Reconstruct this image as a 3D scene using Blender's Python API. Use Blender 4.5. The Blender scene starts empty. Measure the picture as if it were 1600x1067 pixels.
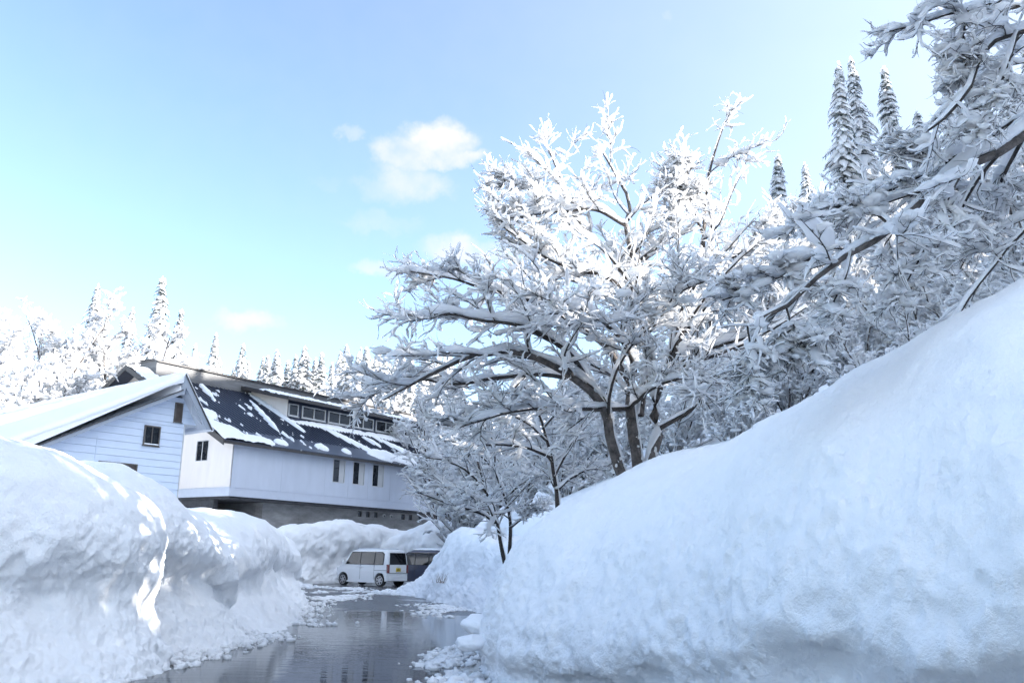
import bpy, math
import numpy as np
from mathutils import Vector, Matrix

# ------------------------------------------------------------------ camera, sky, sun, exposure
sc = bpy.context.scene
COL = sc.collection
EYE = 1.4
cam_d = bpy.data.cameras.new('camera'); cam = bpy.data.objects.new('camera', cam_d); COL.objects.link(cam)
cam_d.sensor_width = 36.0; cam_d.lens = 36.0 * 1400 / 1600; cam_d.clip_end = 6000; cam_d.clip_start = 0.05
PITCH, ROLL = math.radians(13.6), math.radians(1.0)
FW = np.array([0, math.cos(PITCH), math.sin(PITCH)]); U0 = np.array([0, -math.sin(PITCH), math.cos(PITCH)]); R0 = np.array([1., 0, 0])
RT = R0 * math.cos(ROLL) + U0 * math.sin(ROLL); UP = U0 * math.cos(ROLL) - R0 * math.sin(ROLL)
M = Matrix((tuple(RT), tuple(UP), tuple(-FW))).transposed().to_4x4(); M.translation = Vector((0, 0, EYE))
cam.matrix_world = M
sc.camera = cam

def skydir(x, y):
    d = FW * 1400 + RT * (x - 800) + UP * (533.5 - y)
    return d / np.linalg.norm(d)
def at(x, y, Y):
    "point at forward distance Y on a survey sight line"
    d = FW * 1400 + RT * (x - 800) + UP * (533.5 - y)
    return np.array([0, 0, EYE]) + d * (Y / d[1])

SUN_AZ, SUN_EL = math.radians(103), math.radians(20)     # azimuth clockwise from +Y
SD = Vector((math.sin(SUN_AZ) * math.cos(SUN_EL), math.cos(SUN_AZ) * math.cos(SUN_EL), math.sin(SUN_EL)))
world = bpy.data.worlds.new('World'); sc.world = world; world.use_nodes = True
wn = world.node_tree.nodes; wl = world.node_tree.links
for n in list(wn): wn.remove(n)
w_out = wn.new('ShaderNodeOutputWorld'); w_bg = wn.new('ShaderNodeBackground'); w_bg.inputs['Strength'].default_value = 0.086
w_sky = wn.new('ShaderNodeTexSky'); w_sky.sky_type = 'NISHITA'; w_sky.sun_disc = False
w_sky.sun_elevation = SUN_EL; w_sky.sun_rotation = SUN_AZ
w_sky.altitude = 1800; w_sky.air_density = 1.0; w_sky.dust_density = .6; w_sky.ozone_density = 1.3
w_tc = wn.new('ShaderNodeTexCoord')
def wmath(op, a, b=None, c=None):
    n = wn.new('ShaderNodeMath'); n.operation = op
    for i, v in enumerate((a, b, c)):
        if v is None: continue
        if isinstance(v, (int, float)): n.inputs[i].default_value = v
        else: wl.new(v, n.inputs[i])
    return n.outputs[0]
def wdot(vec):
    n = wn.new('ShaderNodeVectorMath'); n.operation = 'DOT_PRODUCT'; wl.new(w_dir, n.inputs[0]); n.inputs[1].default_value = tuple(vec); return n.outputs['Value']
w_nz = wn.new('ShaderNodeTexNoise'); w_nz.inputs['Scale'].default_value = 22; w_nz.inputs['Detail'].default_value = 6; w_nz.inputs['Roughness'].default_value = 0.6
wl.new(w_tc.outputs['Generated'], w_nz.inputs['Vector'])
w_sub = wn.new('ShaderNodeVectorMath'); w_sub.operation = 'SUBTRACT'; wl.new(w_nz.outputs['Color'], w_sub.inputs[0]); w_sub.inputs[1].default_value = (.5, .5, .5)
w_scl = wn.new('ShaderNodeVectorMath'); w_scl.operation = 'SCALE'; wl.new(w_sub.outputs[0], w_scl.inputs[0]); w_scl.inputs['Scale'].default_value = 0.06
w_add = wn.new('ShaderNodeVectorMath'); w_add.operation = 'ADD'; wl.new(w_tc.outputs['Generated'], w_add.inputs[0]); wl.new(w_scl.outputs[0], w_add.inputs[1])
w_dir = w_add.outputs[0]
cloud = None
# each small cumulus puff: direction, half width, half height, opacity
for (x, y, a, b, op) in [(684, 222, 56, 30, .9), (634, 240, 48, 28, .75), (718, 247, 50, 15, .85), (642, 284, 60, 30, .6), (596, 300, 46, 24, .35),
                         (547, 211, 24, 13, .35), (384, 505, 52, 20, .85), (1042, 26, 9, 9, .22), (585, 415, 45, 15, .6), (730, 394, 70, 24, .75), (505, 285, 30, 12, .15), (600, 352, 60, 16, .3)]:
    c = skydir(x, y); rgt = np.cross(c, [0, 0, 1]); rgt /= np.linalg.norm(rgt); upv = np.cross(rgt, c)
    u = wdot(rgt * (1400 / a)); v = wdot(upv * (1400 / b))
    q = wmath('ADD', wmath('MULTIPLY', u, u), wmath('MULTIPLY', v, v))
    front = wmath('GREATER_THAN', wdot(c), 0.5)
    m = wmath('MULTIPLY', wmath('MULTIPLY', wmath('POWER', wmath('SMOOTH_MIN', 1.0, wmath('MAXIMUM', wmath('SUBTRACT', 1.15, wmath('MULTIPLY', q, .62)), 0.0), 0.3), 1.7), op), front)
    cloud = m if cloud is None else wmath('SMOOTH_MAX', cloud, m, 0.15)
w_n3 = wn.new('ShaderNodeTexNoise'); w_n3.inputs['Scale'].default_value = 30; w_n3.inputs['Detail'].default_value = 7; wl.new(w_tc.outputs['Generated'], w_n3.inputs['Vector'])
cloud = wmath('MINIMUM', wmath('MULTIPLY', wmath('MAXIMUM', wmath('SUBTRACT', cloud, 0.05), 0.0), wmath('MULTIPLY_ADD', w_n3.outputs['Fac'], 2.4, -.18)), 1.0)
# thin high veil, drifting over the whole sky
w_vz = wn.new('ShaderNodeTexNoise'); w_vz.inputs['Scale'].default_value = 1.6; w_vz.inputs['Detail'].default_value = 4
w_mp = wn.new('ShaderNodeMapping'); w_mp.inputs['Scale'].default_value = (1, 1, 3.0); w_mp.inputs['Location'].default_value = (3.1, 0.4, 1.7)
wl.new(w_tc.outputs['Generated'], w_mp.inputs['Vector']); wl.new(w_mp.outputs[0], w_vz.inputs['Vector'])
# veil brightens towards the sun's side, boosted out of view to fill the shade
w_sd = wn.new('ShaderNodeVectorMath'); w_sd.operation = 'DOT_PRODUCT'; wl.new(w_tc.outputs['Generated'], w_sd.inputs[0]); w_sd.inputs[1].default_value = tuple(SD)
veil = wmath('POWER', wmath('MAXIMUM', wmath('MULTIPLY_ADD', w_sd.outputs['Value'], .72, .28), 0.0), 1.9)
veil = wmath('ADD', wmath('MULTIPLY', wmath('MULTIPLY', veil, .85), wmath('MULTIPLY_ADD', w_vz.outputs['Fac'], .8, .6)), .015)
w_mix = wn.new('ShaderNodeMix'); w_mix.data_type = 'RGBA'
wl.new(veil, w_mix.inputs['Factor']); wl.new(w_sky.outputs[0], w_mix.inputs['A']); w_mix.inputs['B'].default_value = (4.6, 4.9, 5.3, 1)
w_mx2 = wn.new('ShaderNodeMix'); w_mx2.data_type = 'RGBA'; wl.new(cloud, w_mx2.inputs['Factor']); wl.new(w_mix.outputs['Result'], w_mx2.inputs['A']); w_mx2.inputs['B'].default_value = (2.32, 2.36, 2.46, 1)
wl.new(w_mx2.outputs['Result'], w_bg.inputs['Color']); wl.new(w_bg.outputs[0], w_out.inputs['Surface'])

sun_d = bpy.data.lights.new('sun', 'SUN'); sun_d.energy = 4.2; sun_d.angle = math.radians(0.53); sun_d.color = (1.0, 0.96, 0.90)
sun = bpy.data.objects.new('sun', sun_d); COL.objects.link(sun); sun.location = (60, -30, 60)
sun.rotation_euler = (-SD).to_track_quat('-Z', 'Y').to_euler()

sc.view_settings.view_transform = 'Standard'; sc.view_settings.look = 'None'; sc.view_settings.gamma = 1.0
sc.view_settings.use_curve_mapping = False; sc.view_settings.exposure = 2.36
sc.render.engine = 'CYCLES'
sc.cycles.use_denoising = True
sc.cycles.max_bounces = 6; sc.cycles.diffuse_bounces = 4; sc.cycles.glossy_bounces = 3; sc.cycles.transmission_bounces = 3; sc.cycles.transparent_max_bounces = 4
sc.cycles.use_adaptive_sampling = True; sc.cycles.adaptive_threshold = .03
sc.cycles.sample_clamp_indirect = 6.0

# ------------------------------------------------------------------ helpers
rng = np.random.default_rng(7)
def _hash(ix, iy, iz, seed):
    h = (ix.astype(np.int64) * 374761393 + iy.astype(np.int64) * 668265263 + iz.astype(np.int64) * 2147483647 + seed * 974634777) & 0xffffffff
    h = ((h ^ (h >> 13)) * 1274126177) & 0xffffffff
    h = ((h ^ (h >> 16)) * 2246822519) & 0xffffffff
    return ((h ^ (h >> 15)) & 0xffffff) / float(0xffffff) * 2 - 1
def vnoise(p, seed=0):
    i = np.floor(p).astype(np.int64); f = p - i; f = f * f * f * (f * (f * 6 - 15) + 10)
    out = 0
    for dx in (0, 1):
        wx = f[..., 0] if dx else 1 - f[..., 0]
        for dy in (0, 1):
            wy = f[..., 1] if dy else 1 - f[..., 1]
            for dz in (0, 1):
                wz = f[..., 2] if dz else 1 - f[..., 2]
                out = out + wx * wy * wz * _hash(i[..., 0] + dx, i[..., 1] + dy, i[..., 2] + dz, seed)
    return out
def fbm(p, oct=4, seed=0, gain=.5):
    a, s, t = 1., 0, 0
    for o in range(oct):
        s = s + a * vnoise(p * (2.03 ** o), seed + o * 17); t += a; a *= gain
    return s / t
def sstep(a, b, x):
    t = np.clip((x - a) / (b - a), 0, 1); return t * t * (3 - 2 * t)

def tag(o, label=None, cat=None, group=None, kind=None):
    if label: o['label'] = label
    if cat: o['category'] = cat
    if group: o['group'] = group
    if kind: o['kind'] = kind
    return o
def mesh_np(name, V, quads=None, tris=None, smooth=True):
    me = bpy.data.meshes.new(name)
    V = np.asarray(V, dtype=np.float32).reshape(-1, 3)
    nq = 0 if quads is None else len(quads); nt = 0 if tris is None else len(tris)
    me.vertices.add(len(V)); me.vertices.foreach_set('co', V.ravel())
    loops = []
    if nq: loops.append(np.asarray(quads, np.int32).ravel())
    if nt: loops.append(np.asarray(tris, np.int32).ravel())
    L = np.concatenate(loops); me.loops.add(len(L)); me.loops.foreach_set('vertex_index', L)
    me.polygons.add(nq + nt)
    me.polygons.foreach_set('loop_start', np.concatenate([np.arange(nq) * 4, nq * 4 + np.arange(nt) * 3]).astype(np.int32))
    me.polygons.foreach_set('loop_total', np.concatenate([np.full(nq, 4), np.full(nt, 3)]).astype(np.int32))
    if smooth: me.polygons.foreach_set('use_smooth', np.ones(nq + nt, bool))
    me.update(calc_edges=True)
    return me
def obj(name, me, mat=None, parent=None, loc=None):
    o = bpy.data.objects.new(name, me); COL.objects.link(o)
    if mat is not None and me is not None and not me.materials: me.materials.append(mat)
    if parent is not None: o.parent = parent
    if loc is not None: o.location = loc
    return o
def empty(name, loc, rz=0.0):
    o = bpy.data.objects.new(name, None); COL.objects.link(o); o.location = loc; o.rotation_euler = (0, 0, rz); o.empty_display_size = .3
    return o
def copy_tree(o, parent=None):
    c = o.copy(); COL.objects.link(c); c.parent = parent
    for ch in list(o.children): copy_tree(ch, c)
    return c

class MB:
    "collects boxes, prisms, tubes into one mesh"
    def __init__(s): s.v = []; s.f = []
    def add(s, V, F):
        n = len(s.v); s.v += [tuple(map(float, p)) for p in V]; s.f += [tuple(i + n for i in f) for f in F]; return s
    def box(s, a, b):
        x0, y0, z0 = a; x1, y1, z1 = b
        V = [(x0, y0, z0), (x1, y0, z0), (x1, y1, z0), (x0, y1, z0), (x0, y0, z1), (x1, y0, z1), (x1, y1, z1), (x0, y1, z1)]
        return s.add(V, [(3, 2, 1, 0), (4, 5, 6, 7), (0, 1, 5, 4), (1, 2, 6, 5), (2, 3, 7, 6), (3, 0, 4, 7)])
    def prism(s, poly, axis, a, b):
        "extrude a 2D polygon along axis x/y/z from a to b; poly in the two other axes in order"
        n = len(poly)
        def pt(p, t):
            return {'x': (t, p[0], p[1]), 'y': (p[0], t, p[1]), 'z': (p[0], p[1], t)}[axis]
        V = [pt(p, a) for p in poly] + [pt(p, b) for p in poly]
        F = [tuple(range(n - 1, -1, -1)), tuple(range(n, 2 * n))] + [(i, (i + 1) % n, n + (i + 1) % n, n + i) for i in range(n)]
        return s.add(V, F)
    def bar(s, p, q, r, n=8, r2=None):
        p, q = np.array(p, float), np.array(q, float); t = q - p; t /= np.linalg.norm(t); r2 = r if r2 is None else r2
        a = np.cross(t, [0, 0, 1] if abs(t[2]) < .9 else [1, 0, 0]); a /= np.linalg.norm(a); b = np.cross(t, a)
        V = []
        for c, rr in ((p, r), (q, r2)):
            for k in range(n):
                an = 2 * math.pi * k / n; V.append(c + (a * math.cos(an) + b * math.sin(an)) * rr)
        F = [(i, (i + 1) % n, n + (i + 1) % n, n + i) for i in range(n)] + [tuple(range(n - 1, -1, -1)), tuple(range(n, 2 * n))]
        return s.add(V, F)
    def build(s, name, mat, parent=None, bevel=0, smooth=False, loc=None):
        me = bpy.data.meshes.new(name); me.from_pydata(s.v, [], s.f)
        import bmesh
        bm = bmesh.new(); bm.from_mesh(me); bmesh.ops.recalc_face_normals(bm, faces=bm.faces)
        if bevel: bmesh.ops.bevel(bm, geom=bm.edges[:], offset=bevel, segments=2, affect='EDGES', profile=.7)
        bm.to_mesh(me); bm.free()
        if smooth:
            for p in me.polygons: p.use_smooth = True
        return obj(name, me, mat, parent, loc)

# ------------------------------------------------------------------ materials
def mat(name, color, rough=.6, metal=0., var=.0, vscale=3., bump=0., bscale=20., bdetail=4, color2=None, spec=.5, stretch=None):
    m = bpy.data.materials.new(name); m.use_nodes = True; nt = m.node_tree; b = nt.nodes['Principled BSDF']
    b.inputs['Base Color'].default_value = (*color, 1); b.inputs['Roughness'].default_value = rough; b.inputs['Metallic'].default_value = metal
    b.inputs['Specular IOR Level'].default_value = spec
    tc = nt.nodes.new('ShaderNodeTexCoord'); vec = tc.outputs['Object']
    if stretch:
        mp = nt.nodes.new('ShaderNodeMapping'); mp.inputs['Scale'].default_value = stretch; nt.links.new(vec, mp.inputs[0]); vec = mp.outputs[0]
    if var or color2:
        nz = nt.nodes.new('ShaderNodeTexNoise'); nz.inputs['Scale'].default_value = vscale; nz.inputs['Detail'].default_value = 6; nz.inputs['Roughness'].default_value = .65
        nt.links.new(vec, nz.inputs['Vector'])
        cr = nt.nodes.new('ShaderNodeValToRGB'); cr.color_ramp.elements[0].position = .32; cr.color_ramp.elements[1].position = .68
        c0 = tuple(c * (1 - var) for c in color); c1 = color2 if color2 else tuple(min(1, c * (1 + var)) for c in color)
        cr.color_ramp.elements[0].color = (*c0, 1); cr.color_ramp.elements[1].color = (*c1, 1)
        nt.links.new(nz.outputs['Fac'], cr.inputs[0]); nt.links.new(cr.outputs[0], b.inputs['Base Color'])
    if bump:
        n2 = nt.nodes.new('ShaderNodeTexNoise'); n2.inputs['Scale'].default_value = bscale; n2.inputs['Detail'].default_value = bdetail; n2.inputs['Roughness'].default_value = .65
        nt.links.new(vec, n2.inputs['Vector'])
        bp = nt.nodes.new('ShaderNodeBump'); bp.inputs['Strength'].default_value = 1.0; bp.inputs['Distance'].default_value = bump
        nt.links.new(n2.outputs['Fac'], bp.inputs['Height']); nt.links.new(bp.outputs[0], b.inputs['Normal'])
    return m
SNOW = mat('snow', (.92, .925, .94), rough=.75, var=.012, vscale=4, bump=.02, bscale=14, bdetail=8, spec=.25)
SNOW_TREE = mat('snow_on_branches', (.94, .945, .955), rough=.8, bump=.02, bscale=16, bdetail=3, spec=.2)
_nt = SNOW_TREE.node_tree; _tr = _nt.nodes.new('ShaderNodeBsdfTranslucent'); _tr.inputs['Color'].default_value = (.95, .955, .97, 1); _mx = _nt.nodes.new('ShaderNodeMixShader'); _mx.inputs[0].default_value = .6
_nt.links.new(_nt.nodes['Principled BSDF'].outputs[0], _mx.inputs[1]); _nt.links.new(_tr.outputs[0], _mx.inputs[2]); _nt.links.new(_mx.outputs[0], _nt.nodes['Material Output'].inputs['Surface'])
SNOW_DIRTY = mat('plowed_snow', (.92, .925, .935), rough=.7, color2=(.95, .953, .96), var=.02, vscale=2.5, bump=.026, bscale=24, bdetail=10, spec=.3)
BARK = mat('bark', (.022, .018, .017), rough=.9, color2=(.065, .055, .05), var=.2, vscale=22, bump=.01, bscale=60)
BARK_TRUNK = mat('trunk_bark', (.04, .034, .031), rough=.9, color2=(.15, .13, .12), var=.35, vscale=9, bump=.02, bscale=40)
NEEDLE = mat('needles', (.075, .10, .095), rough=.8, var=.4, vscale=6)
WALL = mat('wall_panel_paint', (.55, .585, .66), rough=.55, var=.05, vscale=1.3, stretch=(1, 1, .25))
WALL_LIT = mat('wall_paint_warm_lit', (.80, .74, .69), rough=.55, var=.04, vscale=1.3, stretch=(1, 1, .25))  # wall paint lightened and warmed as if lit, for gable and dormer cheek
TRIM = mat('wall_trim', (.54, .575, .65), rough=.5, var=.03)
SIDING = mat('siding_paint', (.64, .71, .82), rough=.5, var=.03, vscale=2)
ANNEXTRIM = mat('annex_trim', (.30, .33, .38), rough=.5, var=.04)
SOFFIT = mat('soffit_board', (.50, .53, .58), rough=.7, var=.05)
ROOFM = mat('roof_metal', (.05, .06, .09), rough=.34, metal=.3, var=.15, vscale=.8)
ROOFD = mat('roof_dark_trim', (.05, .045, .045), rough=.5, var=.2)
RIDGE = mat('ridge_cladding', (.15, .148, .15), rough=.6, var=.25, vscale=1.5, stretch=(.3, 1, 4))
FRAME = mat('window_frame', (.55, .55, .55), rough=.4, var=.03)
FRAME_DK = mat('window_frame_dark', (.10, .085, .075), rough=.5, var=.1)
GLASS = mat('window_glass', (.012, .015, .02), rough=.04, spec=.6, bump=.002, bscale=1.5)
BLIND = mat('shutter_brown', (.075, .058, .05), rough=.6, var=.2, vscale=4)
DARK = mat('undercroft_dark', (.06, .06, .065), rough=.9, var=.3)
CONC = mat('concrete', (.25, .245, .24), rough=.85, color2=(.36, .355, .35), var=.25, vscale=1.2, bump=.008, bscale=14, stretch=(.7, .7, 2.2))
CARW = mat('car_white', (.78, .79, .80), rough=.18, spec=.6, var=.02, vscale=2)
CARD = mat('car_dark', (.07, .075, .115), rough=.18, spec=.6, var=.1, vscale=2)
TYRE = mat('tyre', (.018, .018, .018), rough=.8, var=.2, vscale=9)
RIM = mat('alloy', (.55, .55, .57), rough=.3, metal=.7, var=.05)
CGLASS = mat('car_glass', (.008, .009, .012), rough=.05, spec=.6, var=.1)
LAMPR = mat('tail_lamp', (.18, .05, .05), rough=.2, var=.1)
LAMPW = mat('head_lamp', (.55, .57, .6), rough=.15, var=.1)
PLATE = mat('number_plate', (.75, .55, .03), rough=.4, var=.03)
BLACKP = mat('black_plastic', (.02, .02, .022), rough=.5, var=.2)
TWIG = mat('dead_grass', (.22, .15, .10), rough=.9, var=.3)
BLUEM = mat('pale_blue_metal', (.30, .40, .55), rough=.4, var=.1)

def bands(m, axis, period, depth, width=.06, dark=None):
    "fine board-mark joints on a material"
    return m
# wet road: asphalt under melt water
def road_material():
    m = bpy.data.materials.new('wet_asphalt'); m.use_nodes = True; nt = m.node_tree; b = nt.nodes['Principled BSDF']; L = nt.links
    g = nt.nodes.new('ShaderNodeNewGeometry')
    n1 = nt.nodes.new('ShaderNodeTexNoise'); n1.inputs['Scale'].default_value = .22; n1.inputs['Detail'].default_value = 5; L.new(g.outputs['Position'], n1.inputs['Vector'])
    sep = nt.nodes.new('ShaderNodeSeparateXYZ'); L.new(g.outputs['Position'], sep.inputs[0])
    # standing water where the road dips (nearer than about 22 m)
    mr = nt.nodes.new('ShaderNodeMapRange'); mr.inputs['From Min'].default_value = 19; mr.inputs['From Max'].default_value = 27; mr.inputs['To Min'].default_value = 0.32; mr.inputs['To Max'].default_value = -.12
    L.new(sep.outputs['Y'], mr.inputs[0])
    ad = nt.nodes.new('ShaderNodeMath'); ad.operation = 'ADD'; L.new(mr.outputs[0], ad.inputs[0]); L.new(n1.outputs['Fac'], ad.inputs[1])
    wet = nt.nodes.new('ShaderNodeMapRange'); wet.inputs['From Min'].default_value = .50; wet.inputs['From Max'].default_value = .56; L.new(ad.outputs[0], wet.inputs[0])
    n2 = nt.nodes.new('ShaderNodeTexNoise'); n2.inputs['Scale'].default_value = 60; n2.inputs['Detail'].default_value = 6; L.new(g.outputs['Position'], n2.inputs['Vector'])
    cr = nt.nodes.new('ShaderNodeValToRGB'); cr.color_ramp.elements[0].color = (.018, .019, .022, 1); cr.color_ramp.elements[1].color = (.06, .062, .068, 1); L.new(n2.outputs['Fac'], cr.inputs[0])
    mx = nt.nodes.new('ShaderNodeMix'); mx.data_type = 'RGBA'; L.new(wet.outputs[0], mx.inputs['Factor']); L.new(cr.outputs[0], mx.inputs['A']); mx.inputs['B'].default_value = (.016, .018, .022, 1)
    L.new(mx.outputs['Result'], b.inputs['Base Color'])
    ro = nt.nodes.new('ShaderNodeMapRange'); ro.inputs['To Min'].default_value = .24; ro.inputs['To Max'].default_value = .025; L.new(wet.outputs[0], ro.inputs[0]); L.new(ro.outputs[0], b.inputs['Roughness'])
    b.inputs['IOR'].default_value = 1.33; b.inputs['Specular IOR Level'].default_value = .45
    # ripples on water, grain on asphalt
    mp = nt.nodes.new('ShaderNodeMapping'); mp.inputs['Scale'].default_value = (1.2, 5.5, 1); L.new(g.outputs['Position'], mp.inputs[0])
    n3 = nt.nodes.new('ShaderNodeTexNoise'); n3.inputs['Scale'].default_value = 1.1; n3.inputs['Detail'].default_value = 5; L.new(mp.outputs[0], n3.inputs['Vector'])
    b1 = nt.nodes.new('ShaderNodeBump'); b1.inputs['Distance'].default_value = .0028; L.new(n3.outputs['Fac'], b1.inputs['Height'])
    b2 = nt.nodes.new('ShaderNodeBump'); b2.inputs['Distance'].default_value = .005; L.new(n2.outputs['Fac'], b2.inputs['Height'])
    mn = nt.nodes.new('ShaderNodeMix'); mn.data_type = 'VECTOR'; L.new(wet.outputs[0], mn.inputs['Factor']); L.new(b2.outputs[0], mn.inputs['A']); L.new(b1.outputs[0], mn.inputs['B'])
    L.new(mn.outputs['Result'], b.inputs['Normal'])
    return m
ROAD = road_material()

# ------------------------------------------------------------------ terrain
LS, LP = np.array([-.974, .225]), np.array([.225, .974])    # along the sunlight / across it
ROAD_L = np.array([[-6.6, -30], [-6.4, 4], [-4.6, 9], [-4.2, 11], [-4.6, 13], [-4.6, 17], [-6.3, 28], [-9, 38], [-14, 46], [-19, 56]])
ROAD_R = np.array([[4.5, -30], [3.0, 4], [0.2, 9.5], [-.2, 12], [-.2, 23], [-2.4, 30], [-4.6, 38], [-1.5, 46], [0, 56]])
def terrain(x, y):
    xl = np.interp(y, ROAD_L[:, 1], ROAD_L[:, 0]); xr = np.interp(y, ROAD_R[:, 1], ROAD_R[:, 0])
    z = np.full_like(x, -.35)
    left = sstep(.6, 3.0, xl - x); right = sstep(.5, 3.5, x - xr)
    far = sstep(50, 58, y)
    z = z + left * (1.9 + .02 * np.clip(y, 0, 60))
    hill_r = 1.9 + .43 * np.clip(x - 1.5 + .25 * (y - 14), 0, 90)
    hill_r = np.minimum(hill_r, 1.4 + .16 * np.hypot(x, y) + 14 * sstep(25, 60, np.hypot(x, y)))
    z = z + right * (1 - left) * hill_r * np.maximum(sstep(-6, 10, y + .3 * x), sstep(10, 18, x))
    z = np.maximum(z, far * 3.25 - .35)
    z = np.maximum(z, sstep(70, 190, y) * 24 * (1 + .2 * np.sin(x * .021 + 1)) + 5.35 * sstep(60, 80, y) - .35)
    z = z + sstep(-20, -60, x) * sstep(35, 70, y) * 7
    # unseen wooded spur right of the viewpoint, crest shaped to shade banks and buildings
    s = LS[0] * x + LS[1] * y; p = LP[0] * x + LP[1] * y
    prof = np.interp(p, [-90, -30, -6, 2, 11.2, 12.4, 18, 20, 24, 32.5, 34.5, 42, 45.5, 66, 76, 110], [10, 14, 17, 14.5, 14.5, 12, 12, 28, 31, 30, 23.5, 23.5, 39.5, 39.5, 22, 14])
    z = np.maximum(z, (prof + .35) * sstep(-13, -38, s) - .35)
    return z
def build_ground():
    a = np.linspace(-1, 1, 230); g = np.sign(a) * (np.abs(a) * 75 + 2500 * np.abs(a) ** 7)
    X, Y = np.meshgrid(g, g + 30, indexing='ij')
    Z = terrain(X, Y); P = np.stack([X, Y, Z], -1)
    Z = Z + .18 * fbm(P * .35, 3, 3) * sstep(-.2, .6, Z); P[..., 2] = Z
    return grid_mesh('snow_field', P)
def grid_mesh(name, P, closed=False):
    nu, nv = P.shape[:2]; idx = np.arange(nu * nv).reshape(nu, nv)
    q = np.stack([idx[:-1, :-1], idx[1:, :-1], idx[1:, 1:], idx[:-1, 1:]], -1).reshape(-1, 4)
    return mesh_np(name, P, q)
g = obj('snow_field', build_ground(), SNOW); tag(g, 'snow covered ground rising into wooded hillsides', kind='structure')
ys = np.linspace(-30, 58, 90); xs = np.linspace(0, 1, 30)
xl = np.interp(ys, ROAD_L[:, 1], ROAD_L[:, 0]) - 2.5; xr = np.interp(ys, ROAD_R[:, 1], ROAD_R[:, 0]) + 2.5
P = np.zeros((90, 30, 3)); P[..., 0] = xl[:, None] + (xr - xl)[:, None] * xs; P[..., 1] = ys[:, None]
rd = obj('road', grid_mesh('road', P[:, ::-1]), ROAD); tag(rd, 'wet dark road flooded with melt water', kind='structure')

# ------------------------------------------------------------------ snow banks
def cat_rom(K, n):
    K = np.asarray(K, float); m = len(K); t = np.linspace(0, m - 1, n); i = np.clip(t.astype(int), 0, m - 2); f = (t - i)[:, None]
    g = lambda j: K[np.clip(j, 0, m - 1)]
    p0, p1, p2, p3 = g(i - 1), g(i), g(i + 1), g(i + 2)
    return .5 * (2 * p1 + (p2 - p0) * f + (2 * p0 - 5 * p1 + 4 * p2 - p3) * f ** 2 + (3 * p1 - p0 - 3 * p2 + p3) * f ** 3)
def bank(name, stations, prof, nu, nv, seed, rough=1.0, back=3.0, big=.16, uc=None, material=None, backdrop=.25, apron_r=1.0, cover=None, ucs=.07):
    """stations: (foot x, foot y, crest x, crest y, crest z, undercut); prof: (run, rise) knots from foot to crest"""
    S = cat_rom(stations, nu)
    pk = np.array(prof); v = np.linspace(0, 1, nv)
    L = np.concatenate([[0], np.cumsum(np.hypot(*np.diff(pk[:, :2], axis=0).T))]); L /= L[-1]
    pr = cat_rom(pk, 400); Lr = np.concatenate([[0], np.cumsum(np.hypot(*np.diff(pr[:, :2], axis=0).T))]); Lr /= Lr[-1]
    nf = int(nv * .82)
    vv = np.linspace(0, 1, nf)
    a = np.interp(vv, Lr, pr[:, 0]); b = np.interp(vv, Lr, pr[:, 1]); ua = np.interp(vv, Lr, pr[:, 2])
    foot, crest, zc, und = S[:, :2], S[:, 2:4], S[:, 4], S[:, 5]
    run = a[None, :] + ua[None, :] * (und * (1 + 1.6 * fbm(np.stack([foot[:, 0], foot[:, 1], foot[:, 0] * 0], -1) * 1.1, 2, seed + 1)))[:, None] * ucs
    XY = foot[:, None] + (crest - foot)[:, None] * run[..., None]
    gm = S[:, 6:7] if S.shape[1] > 6 else np.ones((nu, 1))
    wob = 1 + .35 * fbm(np.stack([foot[:, 0], foot[:, 1], foot[:, 0] * 0], -1) * .8, 2, seed + 2)[:, None]
    Z = -.12 + (zc[:, None] + .12) * np.sign(b)[None, :] * np.abs(b)[None, :] ** (gm * wob)
    # beyond the crest
    nb = nv - nf; w = np.linspace(0, 1, nb + 1)[1:]
    d = crest - foot; d = d / np.linalg.norm(d, axis=1)[:, None]
    XYb = crest[:, None] + d[:, None] * (w[None, :, None] * back)
    Zb = zc[:, None] - backdrop * (w[None, :] ** 1.6) * back
    P = np.concatenate([np.concatenate([XY, Z[..., None]], -1), np.concatenate([XYb, Zb[..., None]], -1)], 1)
    du = np.gradient(P, axis=0); dv = np.gradient(P, axis=1); N = np.cross(du, dv); N /= np.linalg.norm(N, axis=-1, keepdims=True) + 1e-9
    if (N[..., 2].mean() < 0): N = -N
    vb = np.concatenate([b, np.ones(nb) * 1.05])[None, :]
    rmask = (.25 + .75 * sstep(.97, .55, vb)) * rough
    if cover is not None: rmask = rmask * cover(P)
    low = sstep(.38, .05, vb) * apron_r
    n = big * fbm(P * .9, 3, seed) + .10 * rmask * fbm(P * 2.6, 3, seed + 5)
    bil = 1 - np.abs(fbm(P * 5.5, 3, seed + 9)) * 2
    patch = np.clip(.55 + 1.1 * fbm(P * .8 + 11, 2, seed + 31), .08, 1.3)
    crumb = -np.abs(fbm(P * 8.5, 2, seed + 13)) * 2 + .5
    n = n + .03 * rmask * bil + .032 * rmask * patch * crumb + .024 * rmask * patch * fbm(P * 19, 2, seed + 11) + .06 * low * np.abs(fbm(P * 6, 3, seed + 21)) * 1.5 + .04 * low * fbm(P * 13, 2, seed + 23)
    P = P + N * n[..., None]
    me = grid_mesh(name, P)
    return obj(name, me, material or SNOW_DIRTY)
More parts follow.
